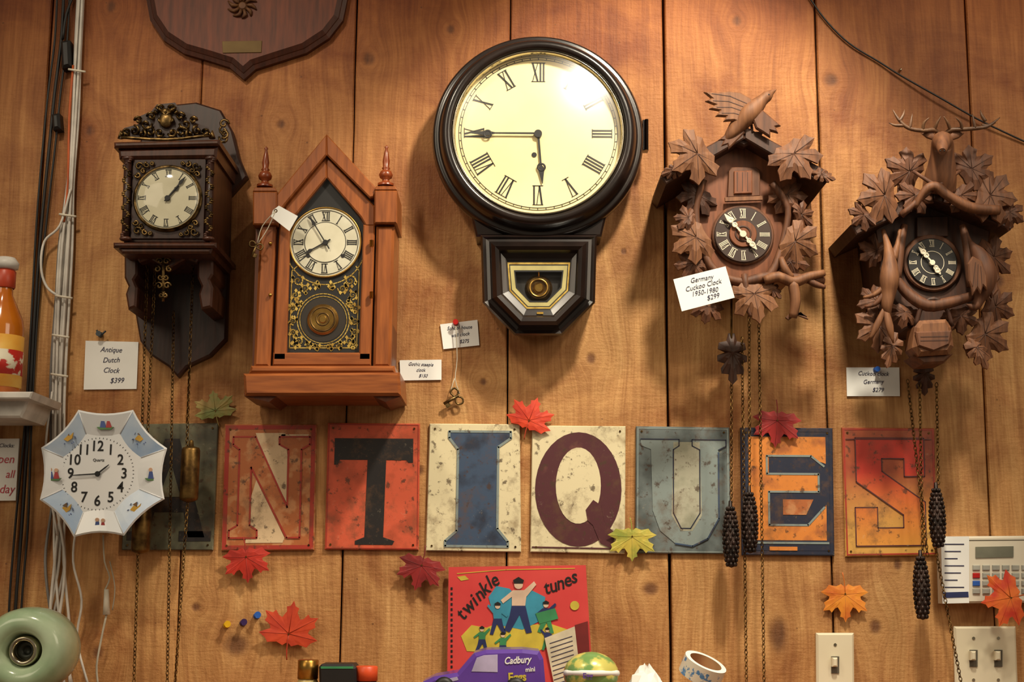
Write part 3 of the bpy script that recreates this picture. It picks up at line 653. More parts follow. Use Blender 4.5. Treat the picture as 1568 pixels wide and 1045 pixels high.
# hanging pheasant (right)
b.ptube([(1478,352,LD),(1486,372,LD+.004),(1500,392,LD+.012),(1508,418,LD+.016),(1506,442,LD+.014),(1500,458,LD+.012),(1492,470,LD+.012),(1480,466,LD+.010)],[3,4,12,17,14,8,6.5,0.6],cw,n=14,sub=4)
b.prism([(1490,392),(1482,404),(1484,430),(1488,440),(1490,452),(1497,442),(1502,450),(1506,438),(1512,444),(1512,422),(1504,400)],LD+.026,LD+.032,cm,0.002)
for i in range(3): b.ribbon([(1494+i*4,402+i*3),(1490+i*7,438)],1,LD+.0325,cwv)
b.prism([(1512,395),(1526,410),(1532,426),(1528,432),(1530,444),(1520,456),(1514,440),(1508,410)],LD+.012,LD+.02,cw,0.002)
b.ptube([(1372,425,LD),(1388,448,LD),(1420,468,LD+.006),(1460,462,LD+.006),(1500,450,LD)],[6,8,9,8,6],cw,n=10,sub=4)
b.ptube([(1385,345,LD-.004),(1378,380,LD),(1374,430,LD)],[5,7,6],cw,n=8); b.ptube([(1474,345,LD-.004),(1482,385,LD),(1486,440,LD)],[5,7,6],cw,n=8)
b.prism([(1402,500),(1410,490),(1450,488),(1458,500),(1462,530),(1454,542),(1408,545),(1398,532)],HD-0.01,LD+0.012,cwl,0.006)
b.prism([(1402,508),(1458,506),(1454,528),(1430,538),(1406,530)],LD+0.010,LD+0.016,cw,0.002)
b.ribbon([(1410,522),(1452,521)],1.5,LD+0.0165,cwv); b.ribbon([(1410,516),(1452,515)],1.5,LD+0.0165,cwv)
b.ptube([(1402,500,LD),(1412,468,LD+.006),(1430,458,LD+.01),(1448,470,LD+.006),(1458,500,LD)],[3.5]*5,cwd,n=8)
b.prism([(1398,545),(1460,542),(1446,556),(1414,558)],HD-0.03,LD,cw,0.003)
b.leaf(1415,572,34,182,0.05,cwd,cwv,hc=6,kind='oak',stem=False)
for (u,v0,v1,d) in ((1437,748,838,.06),(1413,852,948,.06)): cone(b,u,v0,v1,d,pc)
b.chain(W(1434,590,.05),W(1437,742,.06),olbrass); b.chain(W(1408,590,.05),W(1413,848,.06),olbrass)
b.chain(W(1432,838,.04),W(1472,1048,.05),olbrass); b.chain(W(1390,585,.03),W(1420,850,.04),olbrass)
b.done()
# ================================================================ LETTER TILES
GR=[(14,0.52,0.66,(96,68,44),0.62,0.75),(70,0.57,0.63,(70,48,32),0.8,0.7),(28,0.40,0.30,(206,190,158),0.4,0.85)]
def worn(name,c,c2,lo=0.3,hi=0.42,scale=22,grad=None):
    return mat(name,c,0.5,0,c2,scale,(1,1,1),0.1,lo,hi,coat=0.05,detail=8,grime=GR,grad=grad)
T_dark=worn('tile_olive',(104,102,80),(66,64,50),0.4,0.6); T_blk=worn('tile_black',(30,25,25),(60,50,42),0.3,0.36)
T_red=worn('tile_red',(164,50,36),(120,44,30)); T_cream=worn('tile_cream',(220,208,170),(160,140,106),0.3,0.4); T_tan=worn('tile_tan',(172,98,52),(190,130,84),0.42,0.5,40)
T_pink=worn('tile_pinkcream',(216,188,150),(188,142,104)); T_or=worn('tile_vermilion',(204,88,58),(172,74,46),0.38,0.5); T_blue=worn('tile_blue',(58,76,102),(40,48,66),0.38,0.5)
T_lblue=worn('tile_greyblue',(130,142,140),(96,106,106)); T_mar=worn('tile_maroon',(80,36,42),(116,70,60),0.3,0.4); T_slate=worn('tile_slate',(108,118,118),(80,88,88),0.4,0.55)
T_pale=worn('tile_palegreen',(172,170,150),(146,146,126),0.4,0.5); T_navy=worn('tile_navy',(30,36,58),(56,56,66),0.3,0.38); T_orange=worn('tile_orange',(214,130,54),(170,98,50),0.36,0.46)
T_sbg=worn('tile_s_ground',(172,84,50),(146,64,40),0.4,0.55,22,(-0.06,0.03,(206,156,76))); T_slet=worn('tile_s_letter',(188,50,34),(150,42,30),0.3,0.42,22,(-0.09,0.03,(216,150,62)))
def tile(name,cs,base,border=None,bw=5):
    b=B(name); b.prism(cs,0.0008,0.006,base,0.0012)
    (x0,y0),(x1,y1),(x2,y2),(x3,y3)=cs
    def Q(s,t):
        a=(x0+(x1-x0)*s,y0+(y1-y0)*s); c=(x3+(x2-x3)*s,y3+(y2-y3)*s); return (a[0]+(c[0]-a[0])*t,a[1]+(c[1]-a[1])*t)
    if border:
        w=bw/142; h=bw/195; e=0.012; e2=0.009
        for q in ([Q(e,e2),Q(1-e,e2),Q(1-e,h),Q(e,h)],[Q(e,1-h),Q(1-e,1-h),Q(1-e,1-e2),Q(e,1-e2)],[Q(e,h),Q(w,h),Q(w,1-h),Q(e,1-h)],[Q(1-w,h),Q(1-e,h),Q(1-e,1-h),Q(1-w,1-h)]): b.flat(q,0.0064,border,0.0005)
    for s,t in ((.06,.04),(.94,.04),(.06,.96),(.94,.96)):
        p=Q(s,t); b.disc(p[0],p[1],1.6,0.006,0.0072,olbrass,10)
    return b,Q
def poly(b,Q,pts,m,d=0.0066): b.flat([Q(*p) for p in pts],d,m,0.0007)
b,Q=tile('letter_tile_a',[(196,650),(334,648),(326,843),(186,843)],T_dark)
poly(b,Q,[(.42,.12),(.58,.12),(.9,.9),(.72,.9),(.66,.7),(.34,.7),(.28,.9),(.1,.9)],T_blk); poly(b,Q,[(.5,.32),(.62,.58),(.38,.58)],T_dark,0.0072)
poly(b,Q,[(.62,.85),(.97,.85),(.97,.93),(.62,.93)],T_blk); poly(b,Q,[(.05,.85),(.3,.85),(.3,.92),(.05,.92)],T_blk)
b.done()
b,Q=tile('letter_tile_n',[(344,650),(485,650),(481,843),(338,844)],T_tan,T_red,8)
poly(b,Q,[(.34,.07),(.66,.07),(.72,.42),(.72,.20),(.60,.16),(.62,.08),(.92,.08),(.84,.20),(.82,.60),(.72,.66),(.42,.24)],T_pink,0.0066)
poly(b,Q,[(.26,.94),(.30,.60),(.36,.44),(.68,.90),(.66,.94)],T_pink,0.0066)
NN=[(.10,.10),(.34,.10),(.70,.66),(.70,.20),(.60,.16),(.60,.10),(.93,.10),(.93,.16),(.84,.20),(.84,.90),(.70,.90),(.30,.34),(.30,.80),(.38,.84),(.38,.90),(.08,.90),(.08,.84),(.17,.80),(.17,.20),(.10,.16)]
poly(b,Q,NN,T_tan,0.0070)
b.ribbon([Q(*p) for p in NN],2.6,0.0074,T_red,closed=True)
b.done()
b,Q=tile('letter_tile_t',[(502,648),(643,649),(641,843),(497,842)],T_or,T_red,3)
poly(b,Q,[(.08,.12),(.93,.12),(.93,.31),(.88,.31),(.86,.29),(.64,.29),(.62,.90),(.74,.93),(.72,.96),(.32,.96),(.32,.93),(.42,.90),(.44,.29),(.14,.29),(.12,.33),(.08,.33)],T_blk)
b.done()
b,Q=tile('letter_tile_i',[(658,649),(796,650),(798,846),(652,844)],T_cream)
II=[(.22,.06),(.90,.06),(.90,.11),(.76,.18),(.75,.82),(.86,.92),(.86,.96),(.20,.96),(.20,.92),(.32,.84),(.32,.20),(.22,.11)]
poly(b,Q,II,T_blue); b.ribbon([Q(*p) for p in II],3.5,0.0072,T_lblue,closed=True)
b.done()
b,Q=tile('letter_tile_q',[(815,652),(958,653),(957,849),(812,846)],T_cream)
o_=[(.5+.46*math.cos(a)*1.0,.5+.45*math.sin(a)) for a in [2*math.pi*i/36 for i in range(36)]]
poly(b,Q,o_,T_mar); poly(b,Q,[(.5+.24*math.cos(2*math.pi*i/30),.47+.30*math.sin(2*math.pi*i/30)) for i in range(30)],T_cream,0.0072)
poly(b,Q,[(.58,.66),(.66,.58),(.74,.62),(.78,.76),(.9,.84),(.86,.96),(.74,.92),(.66,.78),(.60,.74)],T_mar,0.0076)
b.ribbon([Q(.02,.96),Q(.98,.96)],2,0.007,T_mar); b.done()
b,Q=tile('letter_tile_u',[(974,653),(1117,655),(1119,849),(973,848)],T_slate,T_lblue,4)
UO=[(.05,.10),(.46,.10),(.46,.15),(.40,.18),(.40,.68),(.48,.80),(.58,.80),(.68,.68),(.68,.18),(.60,.15),(.60,.10),(.96,.10),(.96,.15),(.88,.18),(.88,.72),(.76,.88),(.60,.94),(.42,.92),(.26,.82),(.18,.66),(.16,.18),(.05,.15)]
poly(b,Q,UO,T_lblue,0.007)
poly(b,Q,[(.40,.12),(.68,.12),(.70,.70),(.60,.82),(.48,.82),(.38,.70)],T_pale,0.0072)
b.ribbon([Q(*p) for p in UO[:-8]],1.6,0.0076,T_navy); b.ribbon([Q(.88,.2),Q(.88,.72),Q(.76,.88),Q(.60,.94),Q(.42,.92)],2.2,0.0077,T_blue)
b.done()
b,Q=tile('letter_tile_e',[(1134,655),(1275,656),(1278,852),(1136,851)],T_navy,T_navy,6)
b.flat([Q(.05,.04),Q(.95,.04),Q(.95,.96),Q(.05,.96)],0.0064,T_navy)
poly(b,Q,[(.08,.07),(.92,.07),(.92,.28),(.84,.26),(.78,.22),(.30,.22),(.30,.36),(.84,.36),(.84,.50),(.30,.50),(.30,.76),(.74,.76),(.84,.68),(.92,.60),(.92,.88),(.08,.88)],T_orange)
for l in ([(.28,.22),(.76,.22),(.90,.30)],[(.28,.22),(.28,.36),(.84,.36),(.84,.50),(.30,.50),(.30,.76),(.72,.76),(.9,.62)],[(.06,.90),(.94,.90)]): b.ribbon([Q(*p) for p in l],3,0.0072,T_lblue)
poly(b,Q,[(.45,.56),(.78,.56),(.70,.68),(.45,.68)],T_tan,0.007)
poly(b,Q,[(.30,.93),(.6,.93),(.6,.96),(.30,.96)],T_orange,0.0074)
b.done()
b,Q=tile('letter_tile_s',[(1289,655),(1431,656),(1436,851),(1295,853)],T_sbg,T_red,4)
SS=[(.14,.08),(.88,.08),(.88,.38),(.66,.38),(.66,.24),(.42,.24),(.42,.34),(.88,.58),(.88,.92),(.12,.92),(.12,.62),(.36,.62),(.36,.78),(.64,.78),(.64,.68),(.14,.42)]
poly(b,Q,SS,T_slet,0.007)
b.ribbon([Q(*p) for p in SS],1.6,0.0074,T_mar,closed=True); b.ribbon([Q(.04,.09),Q(.96,.09)],1.2,0.0075,T_mar)
b.done()
# ================================================================ OCTAGONAL PLATE CLOCK
b=B('octagonal_plate_clock')
porc=mat('porcelain',(236,236,236),0.2,0,(226,230,234),8,coat=0.4); pblue=mat('porcelain_blue',(160,184,216),0.2,0,(196,210,226),18,coat=0.4)
V8=[(120,628),(204,628),(256,687),(252,765),(190,821),(113,823),(61,766),(63,686)]
def edge_curve(V,s=0.06,n=6,cc=(155,725)):
    o=[]
    for i in range(8):
        a=V[i];c=V[(i+1)%8]
        for j in range(n):
            t=j/n; p=(a[0]+(c[0]-a[0])*t,a[1]+(c[1]-a[1])*t); q=s*4*t*(1-t)
            o.append((p[0]+(cc[0]-p[0])*q,p[1]+(cc[1]-p[1])*q))
    return o
E=edge_curve(V8)
ctr=(151,724)
inner=[(ctr[0]+(p[0]-ctr[0])*0.62,ctr[1]+(p[1]-ctr[1])*0.62) for p in E]
E2=[(ctr[0]+(p[0]-ctr[0])*0.97,ctr[1]+(p[1]-ctr[1])*0.97) for p in E]
PO=0.04
b.frame([(E,PO+0.045),(E,PO+0.050),(E2,PO+0.052)],porc)
n=len(E2)
for i in range(n):
    j=(i+1)%n; seg=i//6
    m_=pblue if seg%2==1 else porc
    b.add([W(*E2[i],PO+0.052),W(*E2[j],PO+0.052),W(*inner[j],PO+0.043),W(*inner[i],PO+0.043)],[[0,1,2,3]],m_)
b.add([W(*p,PO+0.043) for p in inner],[list(range(n))],porc)
b.prism([(ctr[0]+(p[0]-ctr[0])*0.5,ctr[1]+(p[1]-ctr[1])*0.5) for p in V8],PO,PO+0.0425,whitepl)
for i in range(8):
    a=V8[i];c=V8[(i+1)%8]; pe=(ctr[0]+(a[0]-ctr[0])*0.97,ctr[1]+(a[1]-ctr[1])*0.97); pi_=(ctr[0]+(a[0]-ctr[0])*0.62,ctr[1]+(a[1]-ctr[1])*0.62)
    b.tube([W(*pe,PO+0.0522),W(*pi_,PO+0.0436)],0.0008,porc,5,1)
    mx_,my_=(a[0]+c[0])/2,(a[1]+c[1])/2; fx,fy=ctr[0]+(mx_-ctr[0])*0.80,ctr[1]+(my_-ctr[1])*0.80
    z=PO+0.0495
    skn=mat('paint_skin',(214,170,140),0.4); pbl=mat('paint_blue',(70,90,150),0.4); prd=mat('paint_red',(176,60,60),0.4); pgn=mat('paint_green',(90,130,80),0.4); pyl=mat('paint_yellow',(206,160,60),0.4); pbn=mat('paint_brown',(120,90,60),0.4)
    if i%2==0:
        b.disc(fx-3,fy-6,3,z-.003,z,skn,10); b.flat([(fx-7,fy+8),(fx-5,fy-3),(fx,fy-3),(fx+2,fy+8)],z,pbl,0.003)
        b.disc(fx+6,fy-5,3,z-.003,z,skn,10); b.flat([(fx+2,fy+8),(fx+4,fy-2),(fx+8,fy-2),(fx+11,fy+8)],z+.0001,prd,0.003)
        b.flat([(fx-12,fy+7),(fx+14,fy+7),(fx+10,fy+11),(fx-8,fy+11)],z-.0001,pgn,0.003)
    else:
        b.flat([(fx-8,fy+2),(fx-3,fy-4),(fx+4,fy-3),(fx+9,fy-8),(fx+7,fy+1),(fx,fy+6)],z+.0001,pyl,0.003); b.flat([(fx-4,fy-6),(fx+2,fy-10),(fx+3,fy-2)],z+.0002,pbn,0.003)
        for a_ in range(0,8): b.flat([(fx+11*math.cos(a_),fy+9*math.sin(a_)),(fx+13*math.cos(a_),fy+9*math.sin(a_)+2),(fx+10*math.cos(a_),fy+11*math.sin(a_))],z,pbl,0.003)
for i in range(1,13):
    a=math.radians(30*i); b.text(str(i),149+41*math.sin(a),726-42*math.cos(a),15,PO+0.0436,blackflat,0,0.9,0.012)
c=W(149,726,PO+0.045)
for i in range(60):
    k=0.00096; b.bar(c,math.radians(i*6),53*k,55*k,0.8*k,0.8*k,PO+0.0435,blackflat,0.0003)
b.text('Quartz',151,705,4,PO+0.0436,blackflat)
hand(b,149,726,50,22,2.6,PO+0.046,blackflat,'bar',0.1); hand(b,149,726,266,42,2.2,PO+0.047,blackflat,'bar',0.1)
b.ptube([(151,690,0.001),(151,690,PO+0.002)],4,whitepl,sub=1)
b.done()
b=B('pull_cord'); cord=mat('cord_white',(200,192,172),0.7)
b.ptube([(158,820,.03),(160,860,.03),(168,885,.02),(160,905,.02)],1.2,cord); b.ptube([(163,903,.02),(163,942,.02)],[3.5,5.5],whitepl,n=8,sub=1)
b.ptube([(163,942,.02),(155,980,.02),(148,1020,.02),(150,1050,.02)],1.6,cord); b.ptube([(168,860,.02),(176,900,.02),(172,935,.02)],0.9,cord); b.done()
# ================================================================ CABLES
cwht=mat('cable_white',(222,216,206),0.5); cblk=mat('cable_black',(22,20,20),0.5); corg=mat('cable_orange',(200,90,30),0.5)
b=B('cable_bundle')
base=[(124,-20),(119,80),(115,180),(107,280),(101,370),(95,460),(90,560),(88,650),(90,760),(90,860),(84,960),(88,1050)]
random.seed(5)
for i in range(8):
    off=(i-3.5)*3.0; dd_=0.006+0.005*(i%3)
    pts=[(u+off*(0.45 if v<330 else 1)+random.uniform(-1.2,1.2)+((14*math.sin(j*1.3+i)) if v>800 else 0),v,dd_) for j,(u,v) in enumerate(base)]
    b.ptube(pts,2.2,cwht if i else mat('cable_grey',(130,126,122),0.5),n=7,sub=5)
b.ptube([(108,290,.02),(92,345,.02),(68,370,.02),(63,410,.02),(72,440,.02),(92,455,.02)],2,cwht,sub=5)
b.ptube([(118,800,.02),(112,860,.02),(125,920,.02),(118,980,.015),(135,1050,.02)],1.8,cwht,sub=5)
b.ptube([(88,820,.02),(70,700,.014),(80,600,.014)],1.8,cwht,sub=5)
for v in (108,330,455,515,575): 
    u=[p for p in base if p[1]>=v][0][0]+3; b.ptube([(u-13,v-2,.020),(u,v,.024),(u+13,v+2,.020)],1.8,whitepl)
b.ptube([(112,100,.018),(106,180,.018),(104,280,.018),(98,340,.018)],1.8,corg)
for o_,r in ((0,2.6),(-10,1.8),(9,1.8)):
    b.ptube([(98+o_,-20,.008),(94+o_,60,.008),(84+o_,140,.008),(76+o_,220,.008),(64+o_*0.8,340,.008),(54+o_*0.5,470,.008),(44+o_*0.5,640,.008),(34+o_,800,.008),(24+o_,930,.008),(22+o_,1050,.008)],r,cblk,sub=5)
b.prism([(92,62),(106,60),(108,100),(94,104)],0.0005,0.022,cblk,0.004); b.prism([(78,174),(90,172),(92,196),(80,198)],0.0005,0.022,cblk,0.004)
b.ptube([(118,-20,.006),(102,20,.012),(96,60,.012)],2.2,cblk)
b.done()
b=B('hanging_wire'); b.ptube([(1232,-15,.004),(1262,28,.004),(1300,66,.004),(1345,94,.004),(1380,116,.006),(1440,150,.01),(1500,184,.008),(1580,222,.004)],1.5,cblk,sub=5); b.ell(W(1379,107,.004),(.002,.004,.003),chrome,5); b.done()
# ================================================================ CARDS
def card(name,cs,lines,d=0.003,pin=None,rot=0,h=6,sh=0.3):
    b=B(name)
    n=len(lines)
    b.prism(cs,d-0.0012,d,white)
    cx=sum(p[0] for p in cs)/4; cy=sum(p[1] for p in cs)/4; H=abs(cs[3][1]-cs[0][1])
    for i,t in enumerate(lines):
        s_=(i-(n-1)/2)*H*0.84/max(n,1)
        a=math.radians(rot); b.text(t,cx+s_*math.sin(a),cy+s_*math.cos(a),h,d+0.0005,ink,rot+(i%2)*3-1.5,0.9,-0.006,sh)
    if pin:
        pu,pv,pm=pin; c=W(pu,pv,d); b.tube([Vector((c.x,-d,c.z)),Vector((c.x,-d-.004,c.z)),Vector((c.x,-d-.006,c.z)),Vector((c.x,-d-.011,c.z)),Vector((c.x,-d-.012,c.z))],[.0045,.004,.0022,.003,.0042],pm,12,1)
    return b
pr=mat('pin_red',(190,30,26),0.3); pb=mat('pin_blue',(50,100,190),0.3); py=mat('pin_yellow',(230,180,30),0.3); pd=mat('pin_dark',(40,52,60),0.3)
b=card('price_card',[(131,522),(212,524),(209,596),(128,597)],['Antique','Dutch','Clock','      $399'],0.003,(154,513,pd),0,8); b.ptube([(148,506,.012),(154,513,.012),(162,507,.012)],1.5,pd); b.done()
card('price_card',[(674,497),(731,490),(734,529),(679,535)],['School house','wall clock','     $275'],0.003,(698,495,pr),6,5.5).done()
card('price_card',[(612,552),(676,551),(676,582),(613,583)],['Gothic steeple','clock','    $150'],0.003,None,0,5).done()
card('price_card',[(1031,428),(1111,408),(1125,456),(1044,477)],['Germany','Cuckoo Clock','1950-1980','        $299'],0.160,None,13,7).done()
card('price_card',[(1296,563),(1377,563),(1378,607),(1297,607)],['Cuckoo clock','Germany','      $279'],0.003,(1341,567,pb),0,6.5).done()
b=B('string_tag'); b.prism([(418,322),(427,315),(456,331),(443,354),(415,332)],0.118,0.1195,white); b.ring(422,323,1.5,3,0.1197,0.0004,olbrass,12)
b.ptube([(422,323,.12),(402,346,.116),(394,372,.116)],0.7,cord); b.ptube([(422,323,.12),(410,350,.118),(396,372,.118)],0.7,cord); b.done()
def key(name,u,v,d,s=1.0,ang=-35):
    b=B(name); a=math.radians(ang)
    T=lambda x,y:(u+s*(x*math.cos(a)-y*math.sin(a)),v+s*(x*math.sin(a)+y*math.cos(a)),d)
    b.ptube([T(0,0),T(0,26)],[2.4*s,2.4*s],antbrass,sub=1)
    for sd_ in (-1,1):
        pts=[T(0,3),T(sd_*6,-3),T(sd_*13,0),T(sd_*11,8),T(sd_*4,7),T(0,5)]
        b.ptube(pts,1.6*s,antbrass,sub=3,n=6)
    b.prism([T(1,18)[:2],T(8,18)[:2],T(8,25)[:2],T(1,25)[:2]],d-0.001,d+0.001,antbrass)
    return b
key('winding_key',393,374,.118,0.8,20).done()
b=key('winding_key',702,606,.01,1.0,60); b.ptube([(698,500,.012),(700,550,.01),(697,580,.01),(704,604,.01)],0.7,cord); b.ptube([(696,580,.01),(690,604,.01),(704,608,.01)],0.7,cord); b.done()
for u,v,m_ in ((347,958,py),(372,955,mat('pin_purple',(60,40,90),0.3)),(393,944,pb)):
    b=B('push_pin'); c=W(u,v,0); b.tube([Vector((c.x,-.0005,c.z)),Vector((c.x,-.004,c.z)),Vector((c.x+.002,-.007,c.z+.001)),Vector((c.x+.004,-.013,c.z+.002)),Vector((c.x+.004,-.014,c.z+.002))],[.005,.0045,.0026,.0036,.005],m_,12,1); b.done()
# ================================================================ AUTUMN LEAVES
def lm(n,a,c): return mat(n,a,0.6,0,c,40,lo=0.35,hi=0.6,bump=0.2)
LV=[('leaf_green',(112,120,58),(150,120,60),330,630,33,10,.012,0.95),('leaf_redorange',(214,66,30),(176,40,24),810,645,37,-20,.014,1.0),('leaf_crimson',(160,36,34),(112,24,26),1190,644,38,175,.014,1.05),
('leaf_scarlet',(196,50,32),(150,34,24),377,853,38,185,.016,1.0),('leaf_maroon',(148,34,34),(104,24,26),646,866,38,165,.016,1.0),('leaf_limegold',(206,186,80),(132,150,60),968,822,38,180,.016,0.95),
('leaf_gold',(226,144,44),(200,100,36),1294,910,37,180,.010,1.1),('leaf_orangered',(206,72,34),(176,50,28),442,972,46,-8,.010,1.05),('leaf_orange2',(224,110,34),(196,50,26),1548,916,44,100,.05,1.0)]
for n_,a,c_,u,v,sz,rot,d,sy in LV:
    b=B('maple_leaf'); b.leaf(u,v,sz*1.06,rot,d,lm(n_,a,c_),lm(n_+'_v',tuple(x*0.8 for x in a),c_),hc=1.0,kind='maple',sy=sy,curl=2.2,th=0.6,vw=0.6)
    cc=W(u,v,d); b.tube([Vector((cc.x,-.0005 if d<=.011 else (-.0075 if d<.03 else -.0245),cc.z)),Vector((cc.x,-d-.002,cc.z))],.0012,olbrass,6,1)
    b.done()
# ================================================================ RECORD SLEEVE
b=B('childrens_record_sleeve'); rd=mat('sleeve_red',(214,74,70),0.5,0,(200,58,58),8)
b.prism([(687,869),(897,866),(907,1030),(900,1092),(684,1092)],0.010,0.014,rd,0,SZ+0.0005)
e=0.0146
cy=mat('print_cyan',(60,150,180),0.5);gr=mat('print_green',(60,140,90),0.5);ye=mat('print_yellow',(212,190,70),0.5);nv=mat('print_navy',(40,50,100),0.5);sk=mat('print_skin',(226,196,170),0.5)
for ch_,x_,y_,r_ in (('t',706,942,48),('w',717,930,44),('i',726,920,38),('n',734,911,36),('k',742,902,34),('l',749,893,30),('e',757,889,26)): b.text(ch_,x_,y_,20,e,blackflat,r_,0.85,0.012,0.1)
for ch_,x_,y_,r_ in (('t',837,901,14),('u',847,898,12),('n',858,894,10),('e',869,889,10),('s',879,884,8)): b.text(ch_,x_,y_,20,e,blackflat,r_,0.85,0.012,0.1)
b.ribbon([(700,879),(775,873),(880,871)],1,e,ye)
b.flat([(700,884),(712,882),(718,888),(706,890)],e,ye)
b.flat([(706,975),(722,958),(745,962),(762,955),(790,960),(840,955),(870,965),(850,985),(820,1000),(760,1000),(715,998)],e,ye)
b.flat([(752,930),(748,915),(760,898),(780,902),(790,912),(815,905),(835,915),(830,950),(800,965),(765,958)],e+.0002,cy)
def fig(x,y,s,top,bot,flip=1):
    f=lambda a,c:(x+a*s*flip,y+c*s)
    b.disc(x,y-13*s,4.0*s,e+.0004,e+.0012,sk,14)
    b.flat([f(-5,-17),f(0,-20),f(5,-17),f(4,-14),f(-4,-14)],e+.0016,blackflat)
    b.flat([f(-5,-8),f(5,-8),f(14,-16),f(16,-13),f(7,-2),f(6,6),f(-6,6),f(-6,-2),f(-14,4),f(-16,1)],e+.0010,top)
    b.flat([f(-6,5),f(6,5),f(9,18),f(12,30),f(7,31),f(1,14),f(-8,30),f(-13,28),f(-8,15)],e+.0009,bot)
fig(762,942,1.0,cy,nv,-1); fig(836,940,1.0,nv,gr,1); fig(738,975,0.8,gr,nv); fig(838,975,0.7,nv,gr,-1); fig(770,984,0.8,gr,nv); fig(794,918,1.7,sk,nv)
b.flat([(820,940),(850,932),(855,948),(826,956)],e+.0013,gr); b.disc(880,928,7,e,e+.0008,ye,14)
b.prism([(834,978),(880,960),(890,1045),(888,1092),(850,1092)],0.016,0.018,mat('insert_cream',(226,214,186),0.6),0,SZ+0.0005)
for i in range(11): b.ribbon([(842+i*0.8,986+i*7),(876+i*0.6,975+i*7)],1,0.0186,ink)
b.prism([(880,958),(900,952),(906,1092),(888,1092)],0.0155,0.0165,mat('insert_dark',(120,30,30),0.6),0,SZ+0.0005)
for i in range(18): b.flat([(690,900+i*8),(693,900+i*8),(693,904+i*8),(690,904+i*8)],e,blackflat)
b.done()
# ================================================================ SWITCHES, KEYPAD
plate=mat('ivory_plate',(226,218,192),0.35,0,(216,206,178),6); slot=mat('slot_dark',(90,84,70),0.6)
def switch(name,cs,us):
    b=B(name); b.prism(cs,0.0005,0.007,plate,0.003,SZ+0.001)
    y0=cs[0][1]
    for u in us:
        b.prism([(u-6,y0+36),(u+6,y0+36),(u+6,y0+62),(u-6,y0+62)],0.006,0.0085,slot)
        b.prism([(u-4,y0+38),(u+4,y0+38),(u+4,y0+52),(u-4,y0+52)],0.007,0.018,plate,0.002)
        for vv in (y0+18,y0+82): b.disc(u,vv,2.4,0.006,0.008,chrome,10)
    b.done()
switch('light_switch',[(1250,970),(1308,970),(1309,1068),(1251,1068)],[1279])
switch('light_switch',[(1461,960),(1556,960),(1560,1066),(1464,1066)],[1491,1529])
b=B('alarm_keypad'); b.prism([(1440,822),(1700,820),(1700,922),(1443,925)],0.0005,0.022,whitepl,0.003)
b.prism([(1494,838),(1552,837),(1552,854),(1494,855)],0.022,0.0235,mat('lcd',(120,120,104),0.3)); b.ribbon([(1480,828),(1620,827)],1,0.0226,slot)
btn=mat('btn_grey',(170,170,160),0.5)
for i in range(8):
    for j in range(4):
        u=1490+i*15;v=866+j*12; b.prism([(u,v),(u+11,v),(u+11,v+8),(u,v+8)],0.022,0.0245,btn if i else (pr if j==1 else pb if j==2 else btn),0.0008)
b.prism([(1441,822),(1484,822),(1484,924),(1443,925)],0.022,0.0232,white)
for j in range(7): b.ribbon([(1447,834+j*11),(1476-(j%3)*5,834+j*11)],1.6,0.0237,ink)
b.ribbon([(1446,912),(1481,911)],8,0.0238,nv); b.done()
# ================================================================ LEFT EDGE ITEMS
b=B('wall_shelf'); wp=mat('painted_white',(222,218,210),0.45)
b.prism([(-120,600),(50,600),(46,611),(-120,611)],0.025,0.16,wp,0.002); b.prism([(-120,611),(44,611),(38,628),(32,640),(-120,640)],0.025,0.13,wp,0.003); b.prism([(-120,600),(-20,600),(-20,640),(-120,640)],0.0005,0.03,wp); b.done()
b=B('maple_syrup_bottle'); am=mat('amber_liquid',(206,120,30),0.1,0,(180,90,20),10,coat=0.5)
c=W(-4,599,0.10); c.z=W(0,600,0.16).z+0.0005
b.lathe(c,[(0.0001,0),(.030,0),(.032,.003),(.032,.10),(.030,.112),(.020,.135),(.013,.15),(.0125,.162)],am,'Z',32)
b.lathe(c,[(.014,.160),(.0155,.162),(.0155,.185),(.013,.188),(.0001,.188)],mat('cap_red',(196,70,40),0.4),'Z',24)
b.lathe(c,[(.0325,.012),(.0327,.012),(.0327,.088),(.0325,.088)],mat('label_orange',(226,150,40),0.5,0,(236,190,90),20),'Z',32)
b.lathe(c,[(.0328,.030),(.0330,.030),(.0330,.066),(.0328,.066)],mat('label_red',(190,40,30),0.5,0,(232,224,200),50,lo=0.45,hi=0.5),'Z',32)
b.lathe(c,[(.010,.188),(.018,.190),(.019,.198),(.013,.206),(.0001,.208)],wp,'Z',24)
b.done()
b=B('handwritten_notice'); b.prism([(-70,673),(29,672),(24,767),(-70,768)],0.0005,0.006,white)
rt=mat('sign_red',(200,50,70),0.6)
for t,v,h,m_ in (('Clocks:',683,6,ink),('Open',704,13,rt),('all',727,12,rt),('day',750,13,rt)): b.text(t,22,v,h,0.0066,m_,0,0.9,-0.005,0.2,'RIGHT')
b.done()
b=B('ceramic_wheel_ornament'); jade=mat('jade_glaze',(204,224,190),0.2,0,(162,192,152),16,coat=0.5)
c=W(34,1003,0.2); 
P=[(22,.175),(24,.19),(30,.207),(44,.212),(56,.205),(63,.19),(65,.165),(63,.14),(54,.125),(30,.12),(22,.13),(22,.175)]
c=Vector((c.x,c.y,SZ+0.0585)); kk=0.00089
b.lathe(c,[(r*kk,h) for r,h in P],jade,'Y',64,sx=1.08); b.lathe(c,[(.0200,.17),(.0200,.196),(.017,.200),(.013,.196),(.0125,.13)],chrome,'Y',40)
b.lathe(c,[(.0135,.18),(.008,.186),(.006,.178),(.0001,.178)],mat('hub_dark',(60,64,56),0.4,0.5),'Y',30)
b.done()
